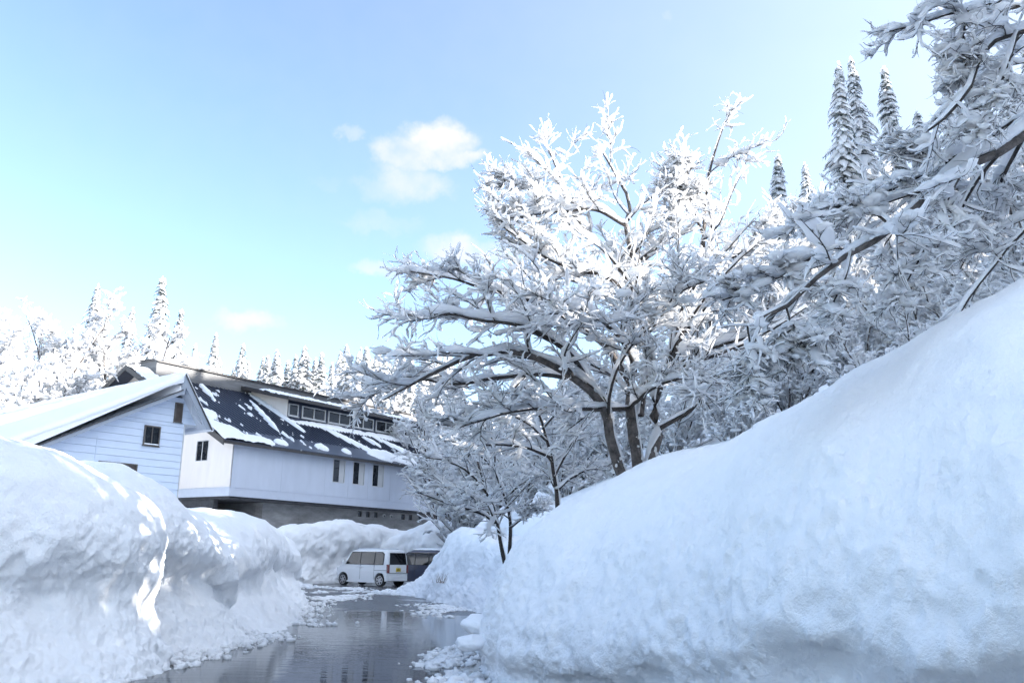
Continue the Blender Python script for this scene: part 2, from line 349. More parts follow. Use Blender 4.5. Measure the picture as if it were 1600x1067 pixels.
#           run    rise  undercut weight
PROF_CUT = [(-.28, -.1, 0), (-.12, .05, 0), (.05, .16, 0), (.20, .27, 0), (.27, .36, .5), (.25, .45, 1), (.20, .53, .2), (.20, .62, -.3), (.25, .74, -.2), (.38, .87, 0), (.62, .96, 0), (1, 1, 0)]
PROF_CONV = [(-.10, -.1, 0), (.0, .04, 0), (.08, .13, .4), (.11, .2, 1), (.09, .27, .8), (.05, .33, -.1), (.05, .40, -.3), (.09, .5, -.2), (.17, .61, 0), (.30, .74, 0), (.5, .87, 0), (.74, .955, 0), (1, 1, 0)]
# big bank on the right, wrapping from the road edge round to the right of the viewpoint
b = bank('snow_bank', [(.15, 24, 1.6, 24, 1.7, .0, 1.2), (-.10, 18, 1.2, 18.2, 1.75, .0, 1.2), (-.32, 14, .75, 14.6, 1.8, .1, 1.2), (-.38, 12, .45, 12.9, 1.72, .2, 1.2), (-.22, 10.7, .62, 12.0, 2.0, .1, 1.3),
                       (.25, 9.6, 1.39, 11.9, 2.5, .1, 1.45), (.85, 8.6, 2.1, 11.6, 2.76, .5, 1.55), (1.35, 7.6, 2.75, 10.9, 2.84, 1.0, 1.4), (1.75, 6.7, 3.0, 9.8, 3.0, 1.3, 1.25), (2.15, 5.9, 3.4, 9.1, 3.25, 1.6, 1.12), (2.6, 5.1, 3.9, 8.6, 3.52, 1.8, 1.05), (3.2, 4.3, 4.5, 7.9, 3.85, 1.9, 1), (4.2, 3.4, 5.6, 7.0, 4.2, 1.9, 1), (6, 2.4, 7.2, 6.2, 4.5, 1.9, 1), (9, 1.2, 10, 5, 4.8, 1.9, 1)],
         PROF_CONV, 680, 220, 101, rough=.8, back=4, big=.09, backdrop=.18, ucs=.045)
tag(b, 'huge smooth snow bank filling the lower right with a crumbly undercut face', 'snow bank')
b = bank('snow_bank', [(-9.5, 5.6, -10, 11, 2.6, .3), (-7.6, 7.2, -8.2, 11.3, 2.75, .4), (-6.0, 8.6, -6.6, 11.6, 2.76, .6), (-5.1, 9.5, -6.0, 11.9, 2.70, .6), (-4.55, 10.3, -5.6, 12.1, 2.46, .5), (-4.25, 11.0, -5.15, 12.2, 2.22, .3), (-4.25, 11.7, -4.95, 12.4, 1.95, .2), (-4.6, 12.1, -5.2, 12.8, 1.35, 0), (-5.4, 12.5, -6.2, 13.2, .9, 0)],
         PROF_CUT, 420, 190, 211, rough=1.1, back=3.0, big=.13, ucs=.075)
tag(b, 'nearest rounded snow bank at the lower left with a sunlit strip', 'snow bank')
b = bank('snow_bank', [(-6.6, 12.2, -7.6, 13.8, 2.6, .2), (-5.3, 12.7, -6.6, 14.4, 2.74, .6), (-4.7, 13.6, -6.1, 14.9, 2.58, 1.4), (-4.5, 14.4, -5.95, 15.4, 2.22, 1.6), (-4.4, 15.0, -5.7, 15.8, 1.95, 1.0), (-4.4, 15.5, -5.4, 16.2, 1.5, .4), (-4.8, 16.0, -5.7, 16.6, .95, .3), (-5.8, 16.4, -6.4, 17.0, .6, 0)],
         PROF_CUT, 300, 160, 311, rough=1.1, back=3.0, big=.12, ucs=.085)
tag(b, 'blocky snow bank with a shaded overhanging cut face beside the road', 'snow bank')
b = bank('snow_bank', [(-6.4, 16.2, -8.6, 18.6, 2.3, .2), (-5.0, 17.2, -7.2, 19.4, 2.3, .2), (-4.6, 18.4, -7.0, 21, 2.34, .2), (-4.9, 20.5, -7.2, 23.2, 2.36, .3), (-5.6, 24, -7.5, 26, 2.28, .6), (-6.2, 28, -7.7, 29, 2.1, .8), (-6.9, 31, -8.0, 31.8, 1.75, .6), (-7.7, 33, -8.8, 33.6, 1.2, .2), (-9.3, 34.6, -10, 35.4, .6, 0)],
         PROF_CUT, 300, 120, 411, rough=1.1, back=4.0, big=.16)
tag(b, 'long snow bank along the left road edge ending below the dark undercroft', 'snow bank')
b = bank('snow_bank', [(1.0, 18, 2.6, 19, 1.6, 0), (-.15, 20.5, 1.2, 22, 1.7, 0), (-.5, 24, .3, 26, 1.85, .2), (-1.6, 28, -.8, 29.5, 2.15, .3), (-2.7, 31.5, -1.7, 32, 2.45, .2), (-4.2, 36, -2.1, 35, 1.65, 0), (-4.3, 38.5, -1.9, 37.5, 1.4, 0), (-2.6, 40.5, -1.0, 39.5, 1.4, 0), (0, 42, .6, 41, 2.2, 0)],
         [(-.15, -.1, 0), (.0, .05, 0), (.15, .18, 0), (.32, .32, 0), (.45, .46, 1), (.52, .62, .5), (.6, .78, 0), (.78, .93, 0), (1, 1, 0)], 320, 120, 511, rough=1.1, back=5, big=.22, backdrop=-.05)
tag(b, 'rough plowed snow bank on the right road edge hiding the dark van', 'snow bank')
b = bank('snow_bank', [(-14.5, 44, -15.0, 46, 1.2, 0), (-12.6, 44.5, -12.6, 47, 2.4, 0), (-10.8, 46, -10.4, 48.4, 3.05, .3), (-9.2, 48.2, -8.6, 50, 3.2, .5), (-7.8, 50.2, -7.3, 51.2, 2.9, .2), (-6.8, 52.0, -6.3, 52.4, 2.0, 0), (-6.2, 53.2, -5.6, 53.4, 1.0, 0)],
         PROF_CUT, 200, 90, 611, rough=1.2, back=5, big=.3, backdrop=.05)
tag(b, 'wide snow mound against the concrete base left of the white van', 'snow bank')
b = bank('snow_bank', [(-8.0, 50.5, -7.6, 52.4, 1.6, 0), (-6.5, 51.2, -6.0, 52.6, 2.7, 0), (-5.2, 51.4, -4.8, 52.6, 3.35, .2), (-3.6, 50.6, -3.2, 52.4, 3.3, .2), (-2.2, 49.5, -1.6, 51.5, 2.7, 0), (-1.0, 48, 0, 50, 2.2, 0)],
         PROF_CUT, 160, 80, 711, rough=1.2, back=5, big=.3, backdrop=.05)
tag(b, 'peaked snow mound against the concrete base behind the vans', 'snow bank')
b = bank('snow_bank', [(-14.2, 40.2, -14.8, 42, .9, 0), (-12.4, 40.0, -13, 42.4, 1.45, 0), (-10.9, 41.0, -11.6, 43.4, 1.35, .2), (-9.9, 42.8, -10.8, 44.2, .95, .2), (-9.5, 44.4, -10.3, 45.2, .5, 0)],
         PROF_CUT, 140, 70, 811, rough=1.3, back=3, big=.22, backdrop=.1)
tag(b, 'low lumpy snow heap at the road end left of the white van', 'snow bank')

# ------------------------------------------------------------------ main building (local x along the long facade, y into the building)
bld = empty('lodge_building', (-16.04, 52.0, 0), math.radians(55.3))
tag(bld, 'long pale walled lodge with dark ribbed metal roof and clerestory windows', 'building')
BL, BD = 44.0, 20.0
RZ0, RSL = 7.95, .512                       # roof height at the facade plane and slope
rz = lambda d: RZ0 + RSL * (d if d <= 10 else 20 - d)
# wall core and gable
core = MB().prism([(.02, 4.62), (BD - .02, 4.62), (BD - .02, rz(BD) - .25), (10, rz(10) - .25), (.02, rz(0) - .25)], 'x', .02, BL - .02)
core.build('wall', WALL, bld)
pw = 3.6
n = 0
wins = [(7.99, 9.0), (9.82, 10.85), (11.70, 12.75)]
x = 0.0
edges = [0.0, 3.7, 7.3, 9.41, 11.27, 13.5, 17.1, 20.7, 24.3, 27.9, 31.5, 35.1, 38.7, BL]
for i in range(len(edges) - 1):              # facade cladding panels, windows cut into the panel they stand in
    a, c = edges[i] + (.004 if i else -.05), edges[i + 1] - .004
    w = [q for q in wins if a < q[0] < c]
    m = MB()
    zb, zt = 5.10, rz(0) - .02
    if w:
        q = w[0]
        m.box((a, -.05, zb), (q[0], .012, zt)); m.box((q[1], -.05, zb), (c, .012, zt)); m.box((q[0], -.05, zb), (q[1], .012, 6.05)); m.box((q[0], -.05, 7.46), (q[1], .012, zt))
    else: m.box((a, -.05, zb), (c, .012, zt))
    m.build('wall_panel', WALL, bld)
for a, c in wins:
    f = MB()
    f.box((a, -.075, 6.0), (c, .3, 6.05)); f.box((a - .03, -.07, 7.46), (c + .03, .01, 7.50)); f.box((a - .04, -.07, 6.05), (a, .01, 7.46)); f.box((c, -.07, 6.05), (c + .04, .01, 7.46))
    f.box((a + .56, -.015, 6.05), (a + .62, .015, 7.46))
    fr = f.build('window', FRAME, bld)
    MB().box((a, -.008, 6.052), (a + .56, .010, 7.458)).build('pane', GLASS, fr)
    MB().box((a + .62, -.008, 6.052), (c, .010, 7.458)).build('pane', FRAME, fr)
# gable end cladding (faces back-left) with its window
ge = [0.0, 2.05, 3.55, 5.6, 7.6, 10, 12.4, 14.8, 17.2, BD]
for i in range(len(ge) - 1):
    a, c = ge[i] + .004, ge[i + 1] - .004
    if i == 0: a = -.05
    top = lambda d: rz(max(d, 0)) - .10
    poly = [(a, 5.1), (c, 5.1), (c, top(c))] + ([(10, top(10))] if a < 10 < c else []) + [(a, top(a))]
    if i == 1:
        q0, q1 = 2.25, 3.30
        m = MB().prism([(a, 5.1), (q0, 5.1), (q0, top(q0)), (a, top(a))], 'x', -.05, .015).prism([(q1, 5.1), (c, 5.1), (c, top(c)), (q1, top(q1))], 'x', -.05, .015)
        m.prism([(q0, 5.1), (q1, 5.1), (q1, 6.75), (q0, 6.75)], 'x', -.05, .015).prism([(q0, 7.9), (q1, 7.9), (q1, top(q1)), (q0, top(q0))], 'x', -.05, .015)
        m.build('wall_panel', WALL_LIT, bld)
        f = MB().box((-.07, q0 - .04, 6.71), (.0, q1 + .04, 6.75)).box((-.07, q0 - .04, 7.9), (.0, q1 + .04, 7.94)).box((-.07, q0 - .04, 6.75), (0, q0, 7.9)).box((-.07, q1, 6.75), (0, q1 + .04, 7.9)).box((-.03, 2.80, 6.75), (.01, 2.86, 7.9))
        fr = f.build('window', FRAME, bld)
        MB().box((-.012, q0, 6.752), (.01, 2.80, 7.898)).build('pane', GLASS, fr); MB().box((-.012, 2.86, 6.752), (.01, q1, 7.898)).build('pane', GLASS, fr)
    else:
        MB().prism(poly, 'x', -.05, .015).build('wall_panel', WALL_LIT, bld)
# upper gable louvre strip under the far eave
MB().box((-.09, 12.8, 9.6), (-.03, 15.8, 10.6)).build('vent', ROOFD, bld)
# floor-edge trim band
MB().box((-.11, -.11, 4.60), (BL, -.052, 5.085)).box((-.11, -.052, 4.60), (-.052, BD, 5.085)).build('floor_band', TRIM, bld)
MB().box((-.13, -.13, 5.086), (BL, -.03, 5.12)).box((-.13, -.03, 5.086), (-.03, BD, 5.12)).build('drip_trim', TRIM, bld)
# undercroft: soffit, concrete base, dark recess
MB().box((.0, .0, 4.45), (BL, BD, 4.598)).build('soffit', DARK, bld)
cw = [3.25, 6.2, 9.2, 12.2, 15.2, 18.2, 21.2, 26.2, 31.2, BL]
holes = [(11.45, .38), (12.25, .38), (13.05, .38), (15.9, .4), (16.7, .4), (17.8, .4)]
for i in range(len(cw) - 1):
    a, c = cw[i] + .006, cw[i + 1] - .006
    hs = [h for h in holes if a < h[0] < c]
    m = MB(); x = a
    for h, w in hs:
        m.box((x, .9, 1.2), (h, 1.2, 4.448)); m.box((h, .9, 1.2), (h + w, 1.2, 3.98)); m.box((h, .9, 4.38), (h + w, 1.2, 4.448)); x = h + w
    m.box((x, .9, 1.2), (c, 1.2, 4.448)); m.build('concrete_panel', CONC, bld)
MB().box((3.26, 1.202, 1.2), (BL, 1.5, 4.44)).build('concrete_wall', CONC, bld)
for h, w in holes:
    f = MB().box((h, .93, 3.982), (h + .04, 1.0, 4.378)).box((h + w - .04, .93, 3.982), (h + w, 1.0, 4.378)).box((h + .04, .93, 3.982), (h + w - .04, 1.0, 4.02)).box((h + .04, .93, 4.34), (h + w - .04, 1.0, 4.378)).build('basement_window', FRAME_DK, bld)
    MB().box((h + .04, .97, 4.02), (h + w - .04, .99, 4.34)).build('pane', GLASS, f)
for u in (14.0, 14.75):
    m = MB().bar((u, .905, 4.18), (u, .80, 4.18), .11, 14).build('vent_hood', FRAME, bld)
    MB().bar((u, .80, 4.14), (u, .795, 4.14), .07, 12).build('vent_opening', DARK, m)
MB().box((3.26, 1.51, 1.2), (3.6, BD, 4.44)).build('side_wall', CONC, bld)
MB().box((.36, 6.5, 1.2), (3.24, 6.8, 4.44)).build('back_wall', CONC, bld)
MB().box((.05, 1.4, 1.2), (.35, BD, 4.44)).build('side_wall', DARK, bld)  # added wall shutting sun out of the undercroft, dark to deepen its shade
# roof planes
OVE, OVG = .55, 1.1                          # eave and rake overhangs
def roofpanel(d0, d1, x0, x1, th=.14, up=0.0):
    return [(d0, rz0(d0) + up), (d1, rz0(d1) + up), (d1, rz0(d1) + up - th), (d0, rz0(d0) + up - th)]
rz0 = lambda d: RZ0 + RSL * d
MB().prism(roofpanel(-OVE, 10, 0, 0), 'x', -OVG, BL).build('roof', ROOFM, bld)
rf = bld.children[-1]
mir = [(20 - d, z) for d, z in roofpanel(-OVE, 9.99, 0, 0)]
MB().prism(mir, 'x', -OVG, BL).build('roof_rear', ROOFM, bld)
sm = MB()
x = -OVG + .06
while x < BL:
    d0, d1 = 1.25, 9.95
    if x > 8.05: d1 = 4.85
    sm.prism([(d0, rz0(d0) + .002), (d1, rz0(d1) + .002), (d1, rz0(d1) + .06), (d0, rz0(d0) + .06)], 'x', x, x + .05); x += .33
o = sm.build('standing_seam', ROOFM, rf); o['kind'] = 'stuff'
MB().prism([(-OVE, rz0(-OVE) + .004), (1.2, rz0(1.2) + .004), (1.2, rz0(1.2) + .03), (-OVE, rz0(-OVE) + .03)], 'x', -OVG, BL).build('eave_flashing', ROOFM, rf)
MB().box((-OVG, -OVE - .10, rz0(-OVE) - .19), (BL, -OVE - .005, rz0(-OVE) - .03)).build('gutter', ROOFD, rf)
fa = MB().prism([(-OVE, rz0(-OVE) - .30), (10, rz0(10) - .30), (10, rz0(10) + .05), (-OVE, rz0(-OVE) + .05)], 'x', -OVG - .06, -OVG - .004)
fa.build('barge_board', ROOFD, rf)
MB().prism([(20 + OVE, rz0(-OVE) - .30), (10.01, rz0(10) - .30), (10.01, rz0(10) + .05), (20 + OVE, rz0(-OVE) + .05)], 'x', -OVG - .06, -OVG - .004).build('barge_board', ROOFD, rf)
MB().prism([(9.1, rz0(9.1) + .01), (9.1, 13.62), (9.7, 13.78), (10.9, 13.78), (10.9, 12.5)], 'x', .45, BL).build('ridge_cap', RIDGE, rf)
MB().box((.40, 8.95, 13.62), (BL, 11.0, 13.64)).prism([(8.95, 13.60), (9.7, 13.80), (10.95, 13.80), (10.95, 13.74), (9.7, 13.74), (8.95, 13.54)], 'x', .38, BL).build('ridge_flashing', ROOFD, rf)
# clerestory dormer
DF, DU0, DU1 = 4.97, 8.15, 38.0
dr = lambda d: 11.78 + .235 * (d - 4.2)
MB().prism([(DF + .05, rz0(DF) - .1), (9.6, rz0(9.6) - .1), (9.6, dr(9.6) - .1), (DF + .05, dr(DF) - .1)], 'x', DU0 + .03, DU1).build('dormer_wall', ROOFM, bld)
dwall = bld.children[-1]
MB().prism([(DF, rz0(DF) + .01), (8.9, rz0(8.9) + .01), (8.9, dr(8.9) - .06), (DF, dr(DF) - .06)], 'x', DU0 - .03, DU0 + .025).build('dormer_cheek', WALL_LIT, bld)
MB().prism([(4.15, dr(4.15)), (9.4, dr(9.4)), (9.4, dr(9.4) + .12), (4.15, dr(4.15) + .12)], 'x', DU0 - .75, DU1 + .5).build('dormer_roof', ROOFM, bld)
drf = bld.children[-1]
MB().box((DU0 - .78, 4.08, dr(4.15) - .10), (DU1 + .5, 4.145, dr(4.15) + .13)).build('dormer_fascia', ROOFD, drf)
MB().prism([(4.15, dr(4.15) - .1), (9.4, dr(9.4) - .1), (9.4, dr(9.4) + .14), (4.15, dr(4.15) + .14)], 'x', DU0 - .81, DU0 - .755).build('dormer_barge', ROOFD, drf)
ds = MB(); x = DU0 - .6
while x < DU1: ds.prism([(4.2, dr(4.2) + .12), (9.0, dr(9.0) + .12), (9.0, dr(9.0) + .17), (4.2, dr(4.2) + .17)], 'x', x, x + .05); x += .33
o = ds.build('standing_seam', ROOFM, drf); o['kind'] = 'stuff'
k = 0; u = 8.25
units = [(8.25, 9.15, 1)] + [(9.5 + 2.52 * i, 9.5 + 2.52 * i + 2.24, 2) for i in range(11)]
zb, zt = 10.76, 11.62
for a, c, npn in units:
    t = .08
    f = MB().box((a, DF - .05, zb), (c, DF + .04, zb + t)).box((a, DF - .05, zt - t), (c, DF + .04, zt)).box((a, DF - .05, zb + t), (a + t, DF + .04, zt - t)).box((c - t, DF - .05, zb + t), (c, DF + .04, zt - t))
    mid = (a + c) / 2
    if npn == 2: f.box((mid - t / 2, DF - .05, zb + t), (mid + t / 2, DF + .04, zt - t))
    f.box((a - .06, DF - .09, zb - .05), (c + .06, DF - .002, zb - .002))
    fr = f.build('window', FRAME, bld)
    for p0, p1 in ([(a + t, c - t)] if npn == 1 else [(a + t, mid - t / 2), (mid + t / 2, c - t)]):
        MB().box((p0, DF - .005, zb + t), (p1, DF + .03, zt - t)).build('pane', GLASS, fr)
# snow left on the metal roof: broken sheets with real thickness
def roof_snow(name, u0, u1, d0, d1, zf, maskf, res, thick, parent, seed):
    U = np.arange(u0, u1, res); D = np.arange(d0, d1, res); UU, DD = np.meshgrid(U, D, indexing='ij')
    m = maskf(UU, DD); P = np.stack([UU, DD, zf(DD)], -1)
    h = np.clip(m, 0, 1); h = thick * np.sqrt(np.clip(h * 1.2, 0, 1)) * (1 + .35 * fbm(P * 3, 3, seed))
    P[..., 2] += np.where(m > 0, h, -.10)
    nu, nv = UU.shape; idx = np.arange(nu * nv).reshape(nu, nv)
    keep = (np.maximum.reduce([m[:-1, :-1], m[1:, :-1], m[1:, 1:], m[:-1, 1:]]) > 0)
    q = np.stack([idx[:-1, :-1], idx[1:, :-1], idx[1:, 1:], idx[:-1, 1:]], -1)[keep]
    return obj(name, mesh_np(name, P, q), SNOW, parent)
def blob(U, D, u, d, a, b, tilt=0.0):
    uu = U - u - tilt * (D - d); return 1 - (uu / a) ** 2 - ((D - d) / b) ** 2
def mmask(U, D):
    P = np.stack([U * 1.4, D * .8, U * 0], -1); nz = fbm(P * 1.1, 4, 55); n2 = fbm(np.stack([U * 3.2 + 9, D * 1.1, U * 0], -1), 4, 77)
    m = np.full_like(U, -1.)
    for (u, d, a, b_, t) in [(-.3, .7, 1.5, 1.9, -.1), (1.3, -.1, 1.6, .6, 0), (-.75, 4.5, .35, 5.5, 0), (.4, 3.2, .7, .9, .3), (8.0, 6.5, .3, 3.6, 0.02), (12.2, 4.55, 4.6, .36, 0), (19, 4.5, 6, .4, 0), (11.8, 2.3, .42, 2.0, -.42), (13.4, .55, 1.8, .9, .5), (16.0, .35, 2.4, 1.0, .4), (17.0, 2.2, .45, 2.1, -.5), (19.3, .8, 1.6, 1.3, .2),
                             (22, .6, 2.6, 1.2, 0), (5.9, 4.6, .25, 2.8, .35), (3.4, 7.5, .25, 1.6, .3), (26, 1, 3, 1.5, 0), (7.2, .3, .5, .4, 0), (3.6, .1, .5, .3, 0), (9.3, .2, .35, .35, 0), (14.6, 2.9, .3, .8, -.3)]:
        m = np.maximum(m, blob(U, D, u, d, a, b_, t))
    m = m + .55 * nz
    m = np.maximum(m, (n2 - .56 + .10 * sstep(6, 1, U)) * 2)
    return np.where((U > 8.12) & (D > 4.9), -1, m)
roof_snow('roof_snow', -1.15, 30, -.62, 9.0, lambda d: rz0(d) + .035, mmask, .06, .20, rf, 5)
def dmask(U, D):
    nz = fbm(np.stack([U * 1.2, D * 1.2, U * 0], -1), 4, 91)
    m = np.full_like(U, -1.)
    for (u, d, a, b_, t) in [(9.6, 5.3, 2.6, .8, .1), (8.2, 6.6, .8, 1.6, .2), (12.6, 4.5, 1.6, .3, 0), (15, 4.6, 1.4, .3, 0), (8.9, 7.7, .5, .7, .3), (19, 4.7, 2.5, .4, 0)]:
        m = np.maximum(m, blob(U, D, u, d, a, b_, t))
    return m + .6 * nz
roof_snow('roof_snow', 7.4, 26, 4.1, 8.8, lambda d: dr(d) + .13, dmask, .06, .19, drf, 9)
def amask(U, D): return blob(U, D, .1, 9.2, 1.25, 2.0) + .7 * fbm(np.stack([U, D, U * 0], -1), 3, 12)
roof_snow('roof_snow', -1.1, .4, 6.2, 9.9, lambda d: rz0(d) + .03, amask, .08, .15, rf, 15)

# ------------------------------------------------------------------ annex with horizontal siding, gable towards the road
anx = empty('siding_annex', (-16.47 * .75, 45.0 * .75, EYE * .25), math.radians(50.5)); anx.scale = (.75, .75, .75)
tag(anx, 'pale blue siding annex with steep gable and deep snow on its roof', 'building')
AD = 24.0
LT = lambda u: 9.06 + .527 * (u + .8)        # underside line of the long left roof
RTt = lambda u: 9.98 - 1.49 * (u + .7)       # top line of the short steep right roof
zbase = 2.0
wallpoly = [(-8.0, zbase), (0, zbase), (0, 7.70), (.92, 7.70), (0, 8.98), (-.8, LT(-.8) - .0), (-8.0, LT(-8.0))]
MB().prism([(-8.0, zbase), (-.06, zbase), (-.06, 7.70), (-.06, 8.8), (-.8, 9.0), (-8, LT(-8) - .05)], 'y', .06, AD - .1).build('wall', SIDING, anx)
MB().prism([(-.04, 7.74), (.86, 7.74), (-.04, 8.9)], 'y', .06, AD - .1).build('upper_wall', SIDING, anx)
nb_ = 0
z = zbase
bh = .345
def clip_line(zq):
    "right limit of the siding at height z and left limit under the roof"
    ul = -.8 + (zq - 9.06) / .527
    ul = max(-7.98, ul)
    if zq <= 7.70: ur = 0.0
    else: ur = min(.92, .92 * (9.02 - zq) / (9.02 - 7.70))
    return ul, ur
while z < 9.0:
    z1 = min(z + bh, 9.0)
    if z < 7.70 < z1: z1 = 7.70
    l0, r0 = clip_line(z + 1e-4); l1, r1 = clip_line(z1 - 1e-4)
    if r0 - l0 > .05:
        if r1 < l1: l1 = r1 = (l1 + r1) / 2
        def ring(y0, y1): return [(l0, y0, z), (r0, y0, z), (r1, y1, z1 - .012), (l1, y1, z1 - .012)]
        Vv = ring(.06, .06) + [(l0, -.032, z), (r0, -.032, z), (r1, -.004, z1 - .012), (l1, -.004, z1 - .012)]
        MB().add(Vv, [(0, 1, 2, 3), (4, 5, 6, 7), (0, 1, 5, 4), (1, 2, 6, 5), (2, 3, 7, 6), (3, 0, 4, 7)]).build('siding_board', SIDING, anx)
    z = z1
MB().box((-.005, -.045, zbase), (.05, .02, 7.69)).build('corner_trim', FRAME, anx)
MB().box((.0, -.045, 7.62), (.95, AD - .2, 7.698)).build('overhang_soffit', SOFFIT, anx)
MB().box((-4.35, -.05, 2.2), (-4.30, -.034, 6.6)).build('batten', SIDING, anx)
def awindow(a, c, z0, z1, mull, gm):
    t = .06
    f = MB().box((a, -.10, z0), (c, -.02, z0 + t)).box((a, -.10, z1 - t), (c, -.02, z1)).box((a, -.10, z0 + t), (a + t, -.02, z1 - t)).box((c - t, -.10, z0 + t), (c, -.02, z1 - t))
    if mull: f.box(((a + c) / 2 - .025, -.09, z0 + t), ((a + c) / 2 + .025, -.02, z1 - t))
    f.box((a - .04, -.13, z0 - .03), (c + .04, -.036, z0 - .002))
    fr = f.build('window', FRAME_DK, anx)
    mid = (a + c) / 2
    for p0, p1 in ([(a + t, mid - .025), (mid + .025, c - t)] if mull else [(a + t, c - t)]):
        MB().box((p0, -.055, z0 + t), (p1, -.04, z1 - t)).build('pane', gm, fr)
    return fr
fr = awindow(-2.10, -1.27, 6.42, 7.40, True, GLASS)
MB().box((-2.05, -.125, 6.48), (-1.32, -.102, 6.53)).build('sill_snow', SNOW, fr)
awindow(-.62, -.20, 7.74, 8.72, False, BLIND)
awindow(-4.15, -2.25, 4.3, 5.48, True, BLIND)
# roof slabs
FO = .9
ls = MB().prism([(-9.2, LT(-9.2)), (-.8, LT(-.8)), (-.8, LT(-.8) + .16), (-9.2, LT(-9.2) + .16)], 'y', -FO, AD).build('roof_slope', SOFFIT, anx)
MB().prism([(-9.22, LT(-9.22) - .05), (-.86, LT(-.86) - .05), (-.86, LT(-.86) + .17), (-9.22, LT(-9.22) + .17)], 'y', -FO - .05, -FO - .003).build('barge_board', ANNEXTRIM, ls)
MB().prism([(-9.24, LT(-9.24) + .14), (-.80, LT(-.80) + .14), (-.80, LT(-.80) + .20), (-9.24, LT(-9.24) + .20)], 'y', -FO - .09, -FO - .052).build('edge_flashing', ROOFD, ls)
rs = MB().prism([(-.70, RTt(-.70)), (.96, RTt(.96)), (.96 - .14, RTt(.96) - .04), (-.70, RTt(-.70) - .24)], 'y', -FO, AD).build('roof_slope', SOFFIT, anx)
MB().prism([(-.74, RTt(-.72) + .02), (1.0, RTt(1.0) + .02), (.72, RTt(1.0) + .02), (-.80, RTt(-.70) - .42)], 'y', -FO - .05, -FO - .003).build('barge_board', ANNEXTRIM, rs)
MB().prism([(-.74, RTt(-.72) + .06), (1.04, RTt(1.02) + .03), (.98, RTt(1.02) + .0), (-.76, RTt(-.72) - .02)], 'y', -FO - .09, -FO - .052).build('edge_flashing', ROOFD, rs)
MB().prism([(-.92, LT(-.9) - .03), (-.73, RTt(-.72) - .02), (-.62, RTt(-.70) - .3), (-.7, LT(-.8) - .05)], 'y', -FO - .045, AD).build('ridge_upstand', ANNEXTRIM, anx)
MB().prism([(-.02, 8.2), (.0, 8.96), (.62, 8.06), (.70, 7.72), (.60, 7.72)], 'y', -.62, -.50).build('rake_strut', SOFFIT, anx)
# snow on the annex: one deep quilt over the long slope, one thinner over the steep slope
def quilt(name, prof, y0, y1, seed, ny=150, amp=.05, fall=0.0):
    pr = cat_rom(prof, 70); yy = np.linspace(y0, y1, ny)
    P = np.zeros((ny, 70, 3)); P[..., 0] = pr[None, :, 0]; P[..., 2] = pr[None, :, 1]; P[..., 1] = yy[:, None]
    t = (yy - y0) / (y1 - y0)
    # rounded shoulders at both ends, sagging with distance
    base = np.array([[p[2]] for p in pr])[:, 0]
    e = np.minimum(1, np.minimum((yy - y0) / .35, (y1 - yy) / .6)); e = np.sqrt(np.clip(1 - (1 - e) ** 2, 0, 1)); e = .55 + .45 * e
    P[..., 2] = base[None] + (P[..., 2] - base[None]) * e[:, None] * (1 - fall * t[:, None])
    P[..., 2] += amp * fbm(P * .8, 3, seed) + amp * .3 * fbm(P * 3, 2, seed + 3)
    P[..., 1] += .5 * amp * fbm(P * 2.0 + 7, 3, seed + 5)
    me = grid_mesh(name, P)
    import bmesh
    bm = bmesh.new(); bm.from_mesh(me)
    bmesh.ops.holes_fill(bm, edges=[e_ for e_ in bm.edges if e_.is_boundary], sides=0)
    bmesh.ops.recalc_face_normals(bm, faces=bm.faces); bm.to_mesh(me); bm.free()
    for p in me.polygons: p.use_smooth = len(p.vertices) <= 4
    return obj(name, me, SNOW, anx)
Lb = lambda u: LT(u) + .165
quilt('roof_snow', [(-9.3, Lb(-9.3) + .0, Lb(-9.3)), (-9.55, Lb(-9.4) + .25, Lb(-9.4)), (-9.35, Lb(-9.3) + .6, Lb(-9.3)), (-8.6, Lb(-8.6) + .80, Lb(-8.6)), (-6, Lb(-6) + .80, Lb(-6)), (-3, Lb(-3) + .80, Lb(-3)), (-1.3, Lb(-1.3) + .86, Lb(-1.3)), (-.72, RTt(-.72) + .20, Lb(-1.0)), (-.66, RTt(-.7) + .02, Lb(-1.0)), (-.95, Lb(-.95) + .02, Lb(-1.0))], -FO - .02, AD - .2, 31, fall=.25, amp=.06)
quilt('roof_snow', [(-.76, RTt(-.70) + .03, RTt(-.7)), (-.66, RTt(-.70) + .24, RTt(-.7)), (-.35, RTt(-.35) + .30, RTt(-.35)), (.3, RTt(.3) + .34, RTt(.3)), (.95, RTt(.95) + .36, RTt(.95)), (1.12, RTt(1.0) + .1, RTt(1.0)), (1.0, RTt(1.0) + .03, RTt(1.0)), (.2, RTt(.2) + .02, RTt(.2))], -FO - .0, AD - .2, 41, amp=.03)

# ------------------------------------------------------------------ small snow-topped equipment box in front of the undercroft
eq = empty('equipment_box', tuple(at(390, 826, 50.5)), math.radians(20))
tag(eq, 'small pale blue box with snow on top at the mouth of the undercroft', 'equipment box')
MB().box((-.45, -.3, -.9), (.45, .3, .22)).build('body', BLUEM, eq, bevel=.02)
for s in (-.45, .45): MB().box((s - .03, -.33, -.9), (s + .03, -.301, .22)).build('post', FRAME, eq)
V_ = []
quads = None
m = MB().box((-.52, -.36, .221), (.52, .36, .36)); o = m.build('snow_cap', SNOW, eq, bevel=.06, smooth=True)

